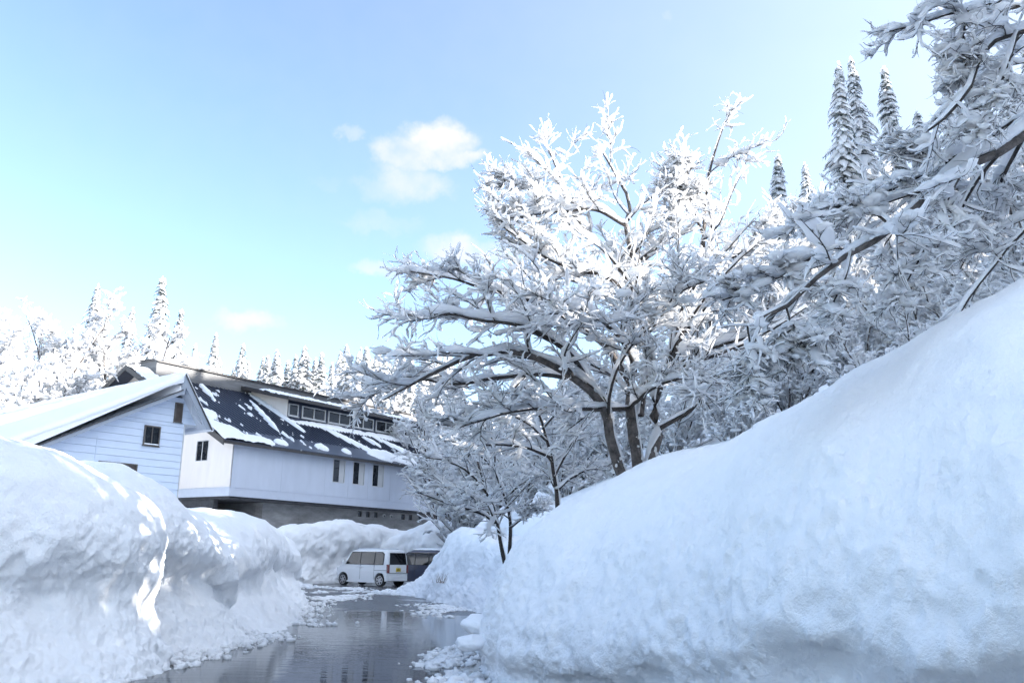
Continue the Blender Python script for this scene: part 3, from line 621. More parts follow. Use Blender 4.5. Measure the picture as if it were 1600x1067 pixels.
# ------------------------------------------------------------------ parked vans
def arc(cx, cz, r, a0, a1, n):
    return [(cx + r * math.cos(math.radians(a0 + (a1 - a0) * i / n)), cz + r * math.sin(math.radians(a0 + (a1 - a0) * i / n))) for i in range(n + 1)]
def van(name, paint, label, loc, rz_, Lr=-1.70, plate=True):
    root = empty(name, loc, rz_); tag(root, label, 'van', 'vans parked at the end of the road')
    import bmesh
    belt, roofz, hw = .98, 1.74, .735
    prof = [(-1.66, .24)] + [(-1.70, .55), (-1.70, .95), (-1.655, 1.40), (-1.60, 1.62), (-1.48, 1.71), (-.6, roofz), (.35, roofz - .01), (.70, 1.66), (.80, 1.60), (1.20, 1.03), (1.30, .985), (1.52, .93), (1.64, .82), (1.69, .62), (1.68, .34), (1.62, .22)]
    prof += arc(1.22, .28, .34, -8, 188, 10) + [(.8, .2), (-.82, .2)] + arc(-1.20, .28, .34, -8, 188, 10)
    # lofted across the width: inner slices keep the full outline, the outer skin is pulled in above the belt
    n = len(prof); ysl = [(-hw, 1), (-hw * .9, .35), (0, 0), (hw * .9, .35), (hw, 1)]
    V, Fq = [], []
    for y, e in ysl:
        for (x, zz) in prof:
            tum = max(0, zz - belt) * .13
            yy = y - np.sign(y) * tum if y else 0
            sx = 1 - .022 * e if abs(x) > 1.45 else 1
            zc = zz - (.035 * e if zz > 1.5 else 0)
            V.append((x * sx, yy, zc))
    for k in range(len(ysl) - 1):
        for i in range(n): Fq.append((k * n + i, k * n + (i + 1) % n, (k + 1) * n + (i + 1) % n, (k + 1) * n + i))
    Fq.append(tuple(range(n - 1, -1, -1))); Fq.append(tuple((len(ysl) - 1) * n + i for i in range(n)))
    body = MB().add(V, Fq).build('body', paint, root, smooth=False)
    bv = body.modifiers.new('bevel', 'BEVEL'); bv.width = .03; bv.segments = 2; bv.limit_method = 'ANGLE'; bv.angle_limit = math.radians(40)
    MB().box((-1.5, -hw + .16, .26), (1.5, hw - .16, .60)).build('underbody', BLACKP, root)
    side = lambda zz, s, o=.006: s * (hw - max(0, zz - belt) * .13 + o)
    def pane(nm, poly, s, m_, par):
        V = [(x, side(zz, s), zz) for x, zz in poly] + [(x, side(zz, s) - s * .03, zz) for x, zz in poly]; k = len(poly)
        return MB().add(V, [tuple(range(k)), tuple(range(2 * k - 1, k - 1, -1))] + [(i, (i + 1) % k, k + (i + 1) % k, k + i) for i in range(k)]).build(nm, m_, par)
    for s in (-1, 1):
        pane('window', [(1.06, 1.02), (.97, 1.12), (.72, 1.54), (.12, 1.58), (.12, 1.02)], s, CGLASS, root)
        pane('window', [(.07, 1.02), (.07, 1.58), (-.78, 1.58), (-.78, 1.02)], s, CGLASS, root)
        pane('window', [(-.86, 1.02), (-.86, 1.57), (-1.25, 1.56), (-1.36, 1.46), (-1.36, 1.05), (-1.32, 1.02)], s, CGLASS, root)
        pane('window_pillar', [(1.10, 1.0), (-1.40, 1.0), (-1.42, 1.5), (-1.28, 1.60), (.72, 1.60)], s * .9955, BLACKP, root)
        for hx in (.26, -.02): MB().box((hx - .09, side(.9, s) - .01, .88), (hx + .09, side(.9, s) + .03, .92)).build('door_handle', paint, root, bevel=.008)
        for gx in (.09, -.82): MB().box((gx - .007, side(.6, s) - .012, .32), (gx + .007, side(.6, s) - .004, .99)).build('door_seam', BLACKP, root)
        MB().box((-.82, side(.6, s) - .012, .74), (-1.66, side(.6, s) - .004, .755)).build('slide_rail', BLACKP, root)
        mr = MB().box((1.0, s * (hw + .02), 1.02), (1.12, s * (hw + .19), 1.16)).build('mirror', paint, root, bevel=.03)
        MB().box((1.03, s * (hw + .001), 1.04), (1.09, s * (hw + .02), 1.1)).build('mirror_arm', BLACKP, mr)
        MB().box((1.50, s * (hw - .30), .66), (1.665, s * (hw - .02), .84)).build('headlight', LAMPW, root, bevel=.03)
        MB().box((-1.715, s * (hw - .13), .62), (-1.60, s * (hw - .004), 1.02)).build('tail_light', LAMPR, root, bevel=.02)
        MB().box((-.95, s * (hw - .02), .17), (.95, s * (hw + .012), .25)).build('side_sill', paint, root, bevel=.015)
        MB().bar((-1.2, s * .52, 1.745), (.5, s * .52, 1.745), .018).build('roof_rail', RIM, root)
        for wx in (1.22, -1.20):
            w = MB().bar((wx, s * (hw - .20), .28), (wx, s * (hw - .01), .28), .28, 24).build('wheel', TYRE, root, bevel=.02)
            MB().bar((wx, s * (hw - .012), .28), (wx, s * (hw - .006), .28), .205, 24).build('rim_well', BLACKP, w)
            sp = MB()
            for k in range(6):
                a = k * math.pi / 3 + .3; ca, sa = math.cos(a), math.sin(a)
                p = lambda r, t: (wx + r * ca - t * sa, .28 + r * sa + t * ca)
                sp.prism([p(.02, -.035), p(.19, -.028), p(.19, .028), p(.02, .035)], 'y', s * (hw - .004), s * (hw + .006))
            sp.bar((wx, s * (hw - .004), .28), (wx, s * (hw + .012), .28), .05, 12)
            rim = sp.build('rim', RIM, w)
            ringm = MB(); N_ = 24
            V = []; F_ = []
            for k in range(N_):
                a = 2 * math.pi * k / N_
                for r in (.18, .21): V.append((wx + r * math.cos(a), s * (hw + .006), .28 + r * math.sin(a)))
                for r in (.18, .21): V.append((wx + r * math.cos(a), s * (hw - .008), .28 + r * math.sin(a)))
            for k in range(N_):
                j = (k + 1) % N_
                F_ += [(4 * k, 4 * k + 1, 4 * j + 1, 4 * j), (4 * k + 1, 4 * k + 3, 4 * j + 3, 4 * j + 1), (4 * k + 2, 4 * k, 4 * j, 4 * j + 2)]
            ringm.add(V, F_).build('rim_ring', RIM, w)
    rear = lambda zz: -1.70 + max(0, zz - .95) * .11
    V = [(rear(1.0) - .012, -.60, 1.02), (rear(1.0) - .012, .60, 1.02), (rear(1.55) - .012, .53, 1.56), (rear(1.55) - .012, -.53, 1.56)]
    V += [(v[0] + .03, v[1], v[2]) for v in V]
    MB().add(V, [(0, 1, 2, 3), (7, 6, 5, 4), (0, 4, 5, 1), (1, 5, 6, 2), (2, 6, 7, 3), (3, 7, 4, 0)]).build('rear_window', CGLASS, root)
    V = [(1.21, -.64, 1.05), (1.21, .64, 1.05), (.83, .57, 1.595), (.83, -.57, 1.595)]; V = [(v[0] + .012, v[1], v[2] + .008) for v in V]
    V += [(v[0] - .03, v[1], v[2] - .02) for v in V]
    MB().add(V, [(0, 1, 2, 3), (7, 6, 5, 4), (0, 4, 5, 1), (1, 5, 6, 2), (2, 6, 7, 3), (3, 7, 4, 0)]).build('windshield', CGLASS, root)
    MB().box((-1.725, -.66, .26), (-1.66, .66, .50)).build('rear_bumper', paint, root, bevel=.02)
    MB().box((1.63, -.66, .26), (1.70, .66, .46)).build('front_bumper', paint, root, bevel=.02)
    MB().box((1.64, -.40, .58), (1.70, .40, .76)).build('grille', BLACKP, root)
    MB().box((-1.722, -.62, .62), (-1.70, .62, .635)).build('tailgate_seam', BLACKP, root)
    pl = MB().box((-1.735, -.16, .70), (-1.716, .16, .86)).build('number_plate', PLATE, root)
    tx = MB()
    for k in range(4): tx.box((-1.738, -.12 + k * .065, .73), (-1.7355, -.085 + k * .065, .80))
    tx.box((-1.738, -.07, .82), (-1.7355, .07, .845)); tx.build('plate_characters', BLACKP, pl)
    MB().box((-1.73, -.09, .90), (-1.705, .09, .93)).build('tailgate_handle', RIM, root)
    MB().bar((-1.70, .15, 1.03), (-1.705, -.25, 1.12), .008, 6).build('rear_wiper', BLACKP, root)
    return root
v1 = van('parked_van', CARW, 'small white box van with yellow number plate parked at the road end', (-6.65, 45.2, .005), math.radians(180 - 35))
v2 = van('parked_van', CARD, 'dark van parked behind the white one, half hidden by a snow bank', (-4.25, 47.6, .005), math.radians(180 - 36))
for v, cover in ((v2, .9),):
    U, W = np.meshgrid(np.linspace(-1.45, .55, 40), np.linspace(-.6, .6, 24), indexing='ij')
    P = np.stack([U, W, 1.735 + .10 * np.clip(1 - (np.abs(U + .45) / 1.0) ** 6, 0, 1) * np.clip(1 - (np.abs(W) / .6) ** 6, 0, 1) + .02 * fbm(np.stack([U * 4, W * 4, U], -1), 3, 3)], -1)
    o = obj('roof_snow', grid_mesh('roof_snow', P), SNOW, v)
o.parent = v2

# ------------------------------------------------------------------ trees
def norm(v): return v / (np.linalg.norm(v, axis=-1, keepdims=True) + 1e-9)
def frames(P):
    T = np.gradient(P, axis=1); T = norm(T)
    S = np.cross(T, np.array([0, 0, 1.])); ln = np.linalg.norm(S, axis=-1, keepdims=True)
    alt = np.cross(T, np.array([.7, .7, 0.])); S = np.where(ln < .12, norm(alt), S / (ln + 1e-9))
    U = np.cross(S, T)
    return T, S, U
def tubes(P, R, sides, acc, off=None):
    "P (B,K,3), R (B,K): closed-ish tubes appended to acc"
    B, K = R.shape
    T, S, U = frames(P)
    an = np.arange(sides) / sides * 2 * np.pi
    V = P[:, :, None] + R[:, :, None, None] * (S[:, :, None] * np.cos(an)[None, None, :, None] + U[:, :, None] * np.sin(an)[None, None, :, None])
    add_grid(V, acc)
def add_grid(V, acc):
    B, K, n, _ = V.shape
    base = acc['n']; idx = base + np.arange(B * K * n).reshape(B, K, n); nx = np.roll(idx, -1, axis=2)
    q = np.stack([idx[:, :-1], nx[:, :-1], nx[:, 1:], idx[:, 1:]], -1).reshape(-1, 4)
    acc['v'].append(V.reshape(-1, 3)); acc['q'].append(q); acc['n'] += B * K * n
def snow_tubes(P, R, th, acc, seed, sides=6, wide=1.0, lump=.9, wl=2.2):
    "snow lying on branches: offset upwards, thicker on level wood, lumpy, rounded at both ends"
    T, S, U = frames(P)
    ext = lambda A: np.concatenate([A[:, :1], A, A[:, -1:]], 1)
    P = np.concatenate([P[:, :1] - T[:, :1] * th * .2, P, P[:, -1:] + T[:, -1:] * th * .25], 1); R, T, S, U = ext(R), ext(T), ext(S), ext(U)
    B, K = R.shape
    hz = np.sqrt(np.clip(1 - T[..., 2] ** 2, 0, 1))
    nz = fbm(P * wl, 2, seed)
    t = np.linspace(0, 1, K)[None]
    h = th * (.15 + .85 * hz ** 1.6) * np.clip(.72 + lump * nz, .06, 2.0) * (.62 + .38 * np.sin(np.pi * np.clip(t * .8 + .12, 0, 1)))
    e = np.ones(K); e[0] = e[-1] = .04
    up = norm(U * .7 + np.array([0, 0, .3]))
    C = P + up * (R * .95 + h * .52)[..., None]
    an = np.arange(sides) / sides * 2 * np.pi + np.pi / 2
    w = (R * .75 + h * wide) * e
    ca, sa = np.cos(an), np.sin(an); sa = np.where(sa < 0, sa * .5, sa)
    jit = 1 + .3 * fbm((P * 7)[:, :, None] + an[None, None, :, None], 1, seed + 3)
    V = C[:, :, None] + (S[:, :, None] * (w[:, :, None] * ca * jit)[..., None] + up[:, :, None] * (((h * .75 + R * .2) * e)[:, :, None] * sa * jit)[..., None])
    add_grid(V, acc)
SPH_A, SPH_B = np.meshgrid(np.linspace(.0, 1, 6), np.arange(9) / 9, indexing='ij')
SPHV = np.stack([np.sin(np.pi * SPH_A) * np.cos(2 * np.pi * SPH_B), np.sin(np.pi * SPH_A) * np.sin(2 * np.pi * SPH_B), np.cos(np.pi * SPH_A)], -1)
SPL_A, SPL_B = np.meshgrid(np.linspace(.0, 1, 4), np.arange(6) / 6, indexing='ij')
SPHL = np.stack([np.sin(np.pi * SPL_A) * np.cos(2 * np.pi * SPL_B), np.sin(np.pi * SPL_A) * np.sin(2 * np.pi * SPL_B), np.cos(np.pi * SPL_A)], -1)
def pillows(C, R, acc, seed, flat=.6, T=None):
    D = (SPHV if T is None else T)[None] * R[:, None, None, None] * np.array([1, 1, flat])
    V = C[:, None, None] + D
    V = V + D * (.85 * fbm(V * (1.1 / max(R.mean(), .02)), 2, seed))[..., None]
    add_grid(V, acc)
def new_acc(): return {'v': [], 'q': [], 'n': 0}
def acc_mesh(name, acc): return mesh_np(name, np.concatenate(acc['v']), np.concatenate(acc['q']))
def resample(P, K):
    P = np.asarray(P, float); t = np.linspace(0, 1, K); n = max(60, K)
    F = cat_rom(P, n * 2); d = np.concatenate([[0], np.cumsum(np.linalg.norm(np.diff(F, axis=0), axis=1))]); d /= d[-1]
    return np.stack([np.interp(t, d, F[:, i]) for i in range(3)], -1)
def spawn(P, R, m, t0, t1, ang, angs, ratio, r, flat=.5, lift=.0, rr=.55, minr=.004, Lmin=.15):
    "m children on each branch -> starts, dirs, lengths, radii"
    B, K = R.shape
    L = np.linalg.norm(np.diff(P, axis=1), axis=-1).sum(1)
    t = t0 + (t1 - t0) * (np.arange(m)[None] + r.random((B, m))) / m
    f = t * (K - 1); i = np.clip(f.astype(int), 0, K - 2); f = (f - i)[..., None]
    bi = np.arange(B)[:, None]
    st = P[bi, i] * (1 - f) + P[bi, i + 1] * f
    T, S, U = frames(P); T, S, U = T[bi, i], S[bi, i], U[bi, i]
    sign = np.where((np.arange(m)[None] + r.integers(0, 2, (B, 1))) % 2, 1., -1.)
    phi = np.where(r.random((B, m)) < flat, r.normal(0, .35, (B, m)), r.uniform(-np.pi, np.pi, (B, m)))
    side = S * (sign * np.cos(phi))[..., None] + U * np.sin(phi)[..., None]
    a = np.radians(r.normal(ang, angs, (B, m)))[..., None]
    d = norm(T * np.cos(a) + side * np.sin(a) + np.array([0, 0, lift]))
    ln = np.maximum(L[:, None] * ratio * (1.15 - .75 * t) * r.uniform(.6, 1.25, (B, m)), Lmin)
    rad = np.maximum(R[bi, i] * rr * r.uniform(.75, 1.1, (B, m)), minr)
    return st.reshape(-1, 3), d.reshape(-1, 3), ln.ravel(), rad.ravel()
def grow(st, d, ln, rad, K, wander, bias, r, taper=.75):
    "bias: vertical tendency along the length (+ up, - droop)"
    B = len(ln); P = np.zeros((B, K, 3)); P[:, 0] = st; cur = d.copy(); step = (ln / (K - 1))[:, None]
    w = r.normal(0, 1, (B, 3))
    for k in range(1, K):
        w = .6 * w + .8 * r.normal(0, 1, (B, 3))
        cur = norm(cur + w * wander + np.array([0, 0, bias]))
        P[:, k] = P[:, k - 1] + cur * step
    t = np.linspace(0, 1, K)[None]
    return P, rad[:, None] * (1 - taper * t)
def tree_parts(limbs, r, lv, seed, snow=(.12, .10, .08, .055), pil=0, pilr=.14, flat=.55, lw=.75):
    """limbs: list of (polyline, r0, r1). lv: list of dicts for successive levels. -> trunk, branch, snow meshes"""
    tr, br, sn = new_acc(), new_acc(), new_acc()
    K0 = 22
    P = np.stack([resample(l[0], K0) for l in limbs]); R = np.stack([np.linspace(l[1], l[2], K0) for l in limbs])
    P = P + .03 * np.stack([fbm(P * 1.6, 2, seed + i) for i in range(3)], -1)
    tk = np.array([l[1] >= .0565 for l in limbs])
    Rb = R * (1 + .12 * fbm(P * 5, 2, seed + 8))
    if tk.any():
        tubes(P[tk], Rb[tk], 9, tr)
        n_ = 45 * int(tk.sum()); bi_ = r.integers(0, int(tk.sum()), n_); ki_ = r.integers(1, 12, n_); an_ = r.uniform(0, 6.28, n_)
        Q = P[tk][bi_, ki_] + (Rb[tk][bi_, ki_] * .95)[:, None] * np.stack([np.cos(an_), np.sin(an_), 0 * an_], -1) + np.array([0, 0, 1.]) * r.normal(0, .06, n_)[:, None]
        pillows(Q, .35 * Rb[tk][bi_, ki_] * r.uniform(.3, 1.0, n_), sn, seed + 55, 1.3, SPHL)
    if (~tk).any(): tubes(P[~tk], Rb[~tk], 6, br)
    snow_tubes(P, R, snow[0], sn, seed, sides=8, wl=1.7, wide=lw)
    allpts = [P.reshape(-1, 3)]
    for j, q in enumerate(lv):
        st, d, ln, rad = spawn(P, R, q['m'], q.get('t0', .25), q.get('t1', 1.), q.get('ang', 45), q.get('angs', 12), q['ratio'], r, q.get('flat', .6), q.get('lift', .1), q.get('rr', .55), q.get('minr', .004), q.get('Lmin', .15))
        if 'cull' in q:
            kp = q['cull'](st); st, d, ln, rad = st[kp], d[kp], ln[kp], rad[kp]
        P, R = grow(st, d, ln, rad, q['K'], q.get('wander', .12), q.get('bias', .02), r)
        kb = r.random(len(P)) < q.get('barkfrac', 1.0); tubes(P[kb], R[kb], q.get('sides', 4), br)
        hs = q.get('snowfrac', 1.0); ks = r.random(len(P)) < hs
        snow_tubes(P[ks], R[ks], snow[min(j + 1, len(snow) - 1)], sn, seed + 20 * j, sides=q.get('ss', 6), wide=q.get('wide', 1.2), wl=q.get('wl', 2.6), lump=q.get('lump', 1.0))
        allpts.append(P[:, 1:].reshape(-1, 3))
    if pil:
        A = np.concatenate(allpts[1:-1]); ii = r.integers(0, len(A), pil)
        pillows(A[ii] + np.array([0, 0, pilr * .3]), pilr * (.4 + 1.1 * r.random(pil) ** 2.5), sn, seed + 77, flat)
    return tr, br, sn
def make_tree(name, parts, loc=(0, 0, 0), trunkmat=None):
    root = empty(name, loc)
    for nm, acc, m_ in (('trunk', parts[0], trunkmat or BARK_TRUNK), ('branches', parts[1], BARK), ('snow', parts[2], SNOW_TREE)):
        if acc['n']: obj(nm, acc_mesh(nm, acc), m_, root)
    return root
def px(pts):   # survey points given relative to a trunk foot later
    return np.array([at(*p) for p in pts])

# ---- the big maple-like tree standing behind the right-hand bank
r = np.random.default_rng(11)
base = at(990, 745, 13.6); base[2] -= .6
def ML(pts, r0, r1): return (px(pts) - base, r0 * (.95 if r0 >= .06 else .82), r1 * .8)
limbs = [
    ML([(985, 775, 13.6), (966, 725, 13.5), (953, 685, 13.4), (948, 650, 13.3), (932, 622, 13.2), (895, 590, 13.0), (855, 566, 12.9), (800, 548, 12.8), (740, 556, 12.7), (680, 582, 12.6), (600, 625, 12.6)], .09, .014),
    ML([(1000, 770, 13.6), (997, 722, 13.6), (988, 680, 13.6), (985, 640, 13.6), (990, 595, 13.6), (993, 540, 13.7), (992, 470, 13.7), (990, 415, 13.7), (976, 355, 13.6), (984, 320, 13.6), (964, 275, 13.6), (942, 240, 13.6)], .10, .012),
    ML([(1012, 770, 13.7), (1018, 716, 13.7), (1028, 680, 13.8), (1022, 640, 13.8), (1035, 590, 13.9), (1056, 540, 14.0), (1066, 490, 14.0), (1090, 430, 14.0), (1100, 370, 14.0), (1104, 315, 14.0), (1112, 255, 14.0), (1130, 200, 14.0)], .10, .012),
    ML([(1000, 650, 13.7), (1012, 580, 13.8), (1010, 530, 13.8), (1000, 480, 13.8), (962, 412, 13.9), (910, 355, 14.0), (880, 290, 14.0), (858, 235, 14.0)], .065, .011),
    ML([(988, 600, 13.6), (970, 575, 13.5), (945, 540, 13.4), (890, 505, 13.2), (830, 472, 13.0), (760, 452, 12.9), (700, 434, 12.8), (630, 424, 12.8)], .06, .011),
    ML([(932, 622, 13.2), (905, 575, 13.0), (880, 545, 12.7), (820, 512, 12.4), (750, 500, 12.1), (700, 490, 12.0), (625, 498, 11.9)], .055, .010),
    ML([(895, 590, 13.0), (840, 585, 13.3), (780, 590, 13.6), (710, 600, 13.9), (635, 592, 14.2), (565, 630, 14.4)], .045, .009),
    ML([(1035, 590, 13.9), (1080, 560, 13.8), (1130, 540, 13.6), (1190, 520, 13.5), (1240, 495, 13.4)], .05, .010),
    ML([(1030, 670, 13.8), (1080, 640, 13.9), (1112, 600, 14.1), (1155, 588, 14.3), (1210, 560, 14.5)], .05, .010),
    ML([(976, 355, 13.6), (930, 330, 13.4), (870, 332, 13.2), (825, 338, 13.1), (785, 342, 13.0)], .03, .008),
    ML([(992, 470, 13.7), (942, 430, 13.4), (870, 412, 13.1), (815, 378, 12.9), (780, 350, 12.9)], .045, .009),
    ML([(990, 415, 13.7), (1030, 380, 13.9), (1050, 335, 14.0), (1048, 290, 14.1)], .04, .009),
    ML([(1090, 430, 14.0), (1150, 400, 13.9), (1210, 362, 13.8), (1255, 330, 13.8)], .04, .009),
    ML([(1056, 540, 14.0), (1112, 470, 14.1), (1172, 430, 14.3), (1232, 402, 14.5)], .045, .009),
    ML([(986, 640, 13.6), (935, 640, 13.2), (865, 636, 12.8), (790, 645, 12.5), (710, 670, 12.3)], .045, .009),
    ML([(990, 595, 13.6), (985, 560, 13.0), (960, 520, 12.3), (920, 490, 11.6), (870, 470, 11.0)], .05, .010),
    ML([(993, 540, 13.7), (1020, 500, 13.0), (1060, 460, 12.2), (1100, 440, 11.6)], .045, .010),
    ML([(993, 540, 13.7), (960, 480, 14.6), (900, 440, 15.6), (830, 430, 16.4)], .05, .010),
    ML([(1056, 540, 14.0), (1090, 490, 15.0), (1130, 450, 16.0), (1180, 430, 16.6)], .05, .010),
    ML([(985, 640, 13.6), (1000, 620, 12.9), (1030, 600, 12.2), (1080, 590, 11.7), (1130, 600, 11.3)], .04, .009),
    ML([(1100, 370, 14.0), (1080, 320, 14.0), (1070, 285, 13.8), (1074, 255, 13.7)], .03, .008),
    ML([(905, 350, 14.0), (850, 310, 14.2), (800, 285, 14.3), (775, 290, 14.4)], .025, .007),
]
big = make_tree('maple_tree', tree_parts(limbs, r, [
    dict(m=11, t0=.2, ratio=.38, K=10, ang=40, flat=.55, lift=.12, bias=.02, wander=.09, rr=.42, sides=5, ss=6, minr=.0085, wide=.95, wl=3, lump=1.1),
    dict(m=8, t0=.1, ratio=.46, K=7, ang=40, flat=.7, lift=.07, bias=.01, wander=.13, rr=.5, sides=3, ss=5, minr=.006, Lmin=.28, wl=4, wide=1.1, lump=1.3, barkfrac=.75),
    dict(m=5, t0=.12, ratio=.62, K=5, ang=38, flat=.7, lift=.05, bias=.01, wander=.17, rr=.6, sides=3, ss=4, minr=.0042, Lmin=.22, snowfrac=.75, barkfrac=.3, wl=6, wide=1.1, lump=1.3)],
    101, snow=(.10, .074, .042, .022), pil=420, pilr=.085, flat=.5), tuple(base))
tag(big, 'large multi-stemmed leafless tree heavy with snow behind the right snow bank', 'tree')

# ---- small trees beside it
def small_tree(limbs, basep, seed, label):
    r = np.random.default_rng(seed)
    t = make_tree('young_tree', tree_parts([(px(p) - basep, a, b_) for p, a, b_ in limbs], r, [
        dict(m=10, t0=.2, ratio=.45, K=8, ang=46, flat=.6, lift=.12, bias=.01, wander=.1, rr=.45, sides=4, ss=6, minr=.006),
        dict(m=7, t0=.15, ratio=.42, K=6, ang=42, flat=.7, lift=.06, bias=0, wander=.1, rr=.55, sides=3, ss=5, minr=.004, Lmin=.18),
        dict(m=3, t0=.2, ratio=.5, K=4, ang=40, flat=.6, bias=-.01, rr=.6, sides=3, ss=5, minr=.0045, Lmin=.16, wander=.14, snowfrac=.6, barkfrac=.4)], seed, snow=(.07, .06, .036, .022), pil=160, pilr=.08), tuple(basep))
    tag(t, label, 'tree'); return t
b1 = at(872, 800, 17); b1[2] -= .4
small_tree([([(874, 830, 17), (868, 765, 17), (862, 715, 17), (850, 670, 17), (830, 620, 17), (810, 590, 17)], .05, .012), ([(866, 745, 17), (890, 700, 17.2), (915, 660, 17.4), (930, 620, 17.5)], .03, .009), ([(862, 715, 17), (820, 700, 16.7), (770, 695, 16.4), (720, 700, 16.1)], .028, .008),
            ([(850, 670, 17), (880, 630, 17.2), (900, 600, 17.5)], .022, .008), ([(856, 690, 17), (810, 655, 16.6), (760, 640, 16.3)], .022, .008), ([(868, 765, 17), (905, 740, 17.4), (950, 725, 17.8)], .022, .008), ([(866, 750, 17), (850, 720, 18), (830, 690, 19)], .022, .008)], b1, 21, 'dark slim young tree right of the shrubby one, before the big tree')
b2 = at(790, 850, 20); b2[2] -= .5
small_tree([([(788, 880, 20), (778, 820, 20), (765, 780, 19.9), (740, 745, 19.8), (700, 720, 19.7), (665, 715, 19.6)], .045, .010), ([(795, 880, 20), (798, 825, 20.1), (790, 780, 20.1), (775, 735, 20.2), (770, 690, 20.2), (750, 655, 20.2)], .045, .010),
            ([(778, 820, 20), (745, 800, 19.7), (700, 785, 19.4), (655, 770, 19.2)], .026, .008), ([(765, 780, 19.9), (720, 770, 20.2), (680, 745, 20.4), (650, 740, 20.6)], .026, .008), ([(790, 780, 20.1), (830, 745, 20.3), (860, 735, 20.5)], .024, .008), ([(775, 735, 20.2), (735, 700, 20.4), (700, 675, 20.6)], .022, .008),
            ([(798, 825, 20.1), (830, 800, 20), (850, 795, 19.8)], .022, .008), ([(770, 690, 20.2), (800, 650, 20.4), (810, 625, 20.6)], .02, .008), ([(778, 820, 20), (760, 790, 18.8), (735, 775, 17.8)], .022, .008)], b2, 22, 'low spreading snow-laden shrubby tree in front of the lodge end')

# ---- tree out of frame on the right whose limbs reach over the bank
b3 = np.array([8.2, 8.6, 3.6])
def OL(pts, r0, r1): return (px(pts) - b3, r0, r1)
tip = [np.array([8.2, 8.6, 3.2]), np.array([8.0, 8.5, 4.6]), np.array([7.6, 8.3, 6.2]), np.array([7.2, 8.2, 8.0]), np.array([7.0, 8.0, 9.8])]
def from_trunk(j, pts, r0, r1):
    return (np.concatenate([tip[j][None], px(pts)]) - b3, r0, r1)
ol = [(np.array(tip) - b3, .16, .05),
      from_trunk(1, [(1690, 180, 8.0), (1600, 214, 7.6), (1555, 242, 7.5), (1500, 262, 7.4), (1445, 308, 7.3), (1392, 364, 7.2), (1330, 396, 7.1), (1272, 440, 7.0), (1236, 478, 7.0), (1185, 502, 6.9)], .072, .014),
      from_trunk(2, [(1680, 30, 7.8), (1600, 52, 7.4), (1562, 60, 7.3), (1530, 92, 7.2), (1516, 132, 7.1), (1482, 180, 7.0), (1455, 202, 6.9)], .04, .010),
      (px([(1555, 242, 7.5), (1520, 238, 7.5), (1478, 248, 7.5), (1420, 285, 7.6), (1362, 308, 7.7), (1290, 335, 7.8), (1235, 350, 7.9)]) - b3, .026, .006),
      (px([(1480, 250, 7.5), (1450, 240, 7.6), (1412, 228, 7.7)]) - b3, .016, .008),
      (px([(1590, 56, 7.35), (1570, 110, 7.2), (1545, 168, 7.1), (1520, 215, 7.0)]) - b3, .018, .006),
      from_trunk(3, [(1640, -30, 7.6), (1560, 0, 7.3), (1508, 18, 7.2), (1440, 38, 7.1), (1392, 52, 7.0)], .03, .006),
      (px([(1512, 14, 7.2), (1504, 60, 7.2), (1508, 128, 7.2)]) - b3, .016, .007),
      (px([(1502, 262, 7.4), (1478, 310, 7.2), (1455, 370, 7.1), (1420, 440, 7.0), (1400, 475, 7.0)]) - b3, .016, .005),
      from_trunk(0, [(1700, 320, 8.2), (1600, 365, 8.0), (1555, 418, 7.9), (1515, 462, 7.8), (1490, 500, 7.8)], .03, .006),
      (px([(1332, 396, 7.1), (1300, 390, 7.2), (1250, 415, 7.3), (1190, 450, 7.4), (1130, 470, 7.5)]) - b3, .014, .005),
      (px([(1400, 360, 7.2), (1360, 330, 7.4), (1300, 330, 7.6)]) - b3, .014, .005),
      (px([(1330, 396, 7.1), (1320, 440, 7.0), (1290, 500, 6.9), (1270, 550, 6.9)]) - b3, .012, .004),
      (px([(1172, 508, 6.9), (1175, 540, 6.9), (1172, 600, 6.9)]) - b3, .009, .004),
      (px([(1232, 480, 7.0), (1240, 520, 7.0), (1225, 560, 7.0)]) - b3, .009, .004),
      (px([(1500, 262, 7.4), (1470, 300, 8.2), (1420, 330, 9.0), (1370, 400, 9.6)]) - b3, .022, .006),
      (px([(1600, 214, 7.6), (1560, 290, 8.4), (1540, 340, 9.0), (1500, 420, 9.4)]) - b3, .022, .006),
      from_trunk(4, [(1660, -150, 7.0), (1560, -100, 6.6), (1470, -60, 6.4)], .03, .008),
      from_trunk(2, [(1700, 120, 9.5), (1620, 130, 10), (1540, 160, 10.4), (1480, 210, 10.6)], .035, .008),
      from_trunk(2, [(1680, 20, 9.5), (1600, 10, 10), (1520, 40, 10.4), (1460, 90, 10.6)], .035, .008),
      from_trunk(1, [(1690, 250, 9.5), (1620, 280, 10), (1540, 330, 10.4), (1470, 360, 10.8), (1400, 380, 11)], .035, .008)]
r = np.random.default_rng(33)
ovt = make_tree('maple_tree', tree_parts(ol, r, [
    dict(m=14, t0=.25, ratio=.26, K=8, ang=42, flat=.65, lift=-.02, bias=-.03, wander=.12, rr=.38, sides=5, ss=6, minr=.004, Lmin=.22, wl=4, lump=1.1),
    dict(m=8, t0=.12, ratio=.46, K=6, ang=45, flat=.7, lift=0, bias=-.01, wander=.16, rr=.55, sides=3, ss=5, minr=.0034, Lmin=.12, wl=5, wide=1.5),
    dict(m=4, t0=.2, ratio=.5, K=4, ang=45, flat=.6, bias=0, wander=.22, rr=.7, sides=3, ss=5, minr=.0026, Lmin=.1, snowfrac=.35, barkfrac=.5)], 303, snow=(.085, .07, .034, .014), pil=300, pilr=.06, lw=.45), tuple(b3))
tag(ovt, 'near tree at the right edge with dark limbs reaching over the bank', 'tree')

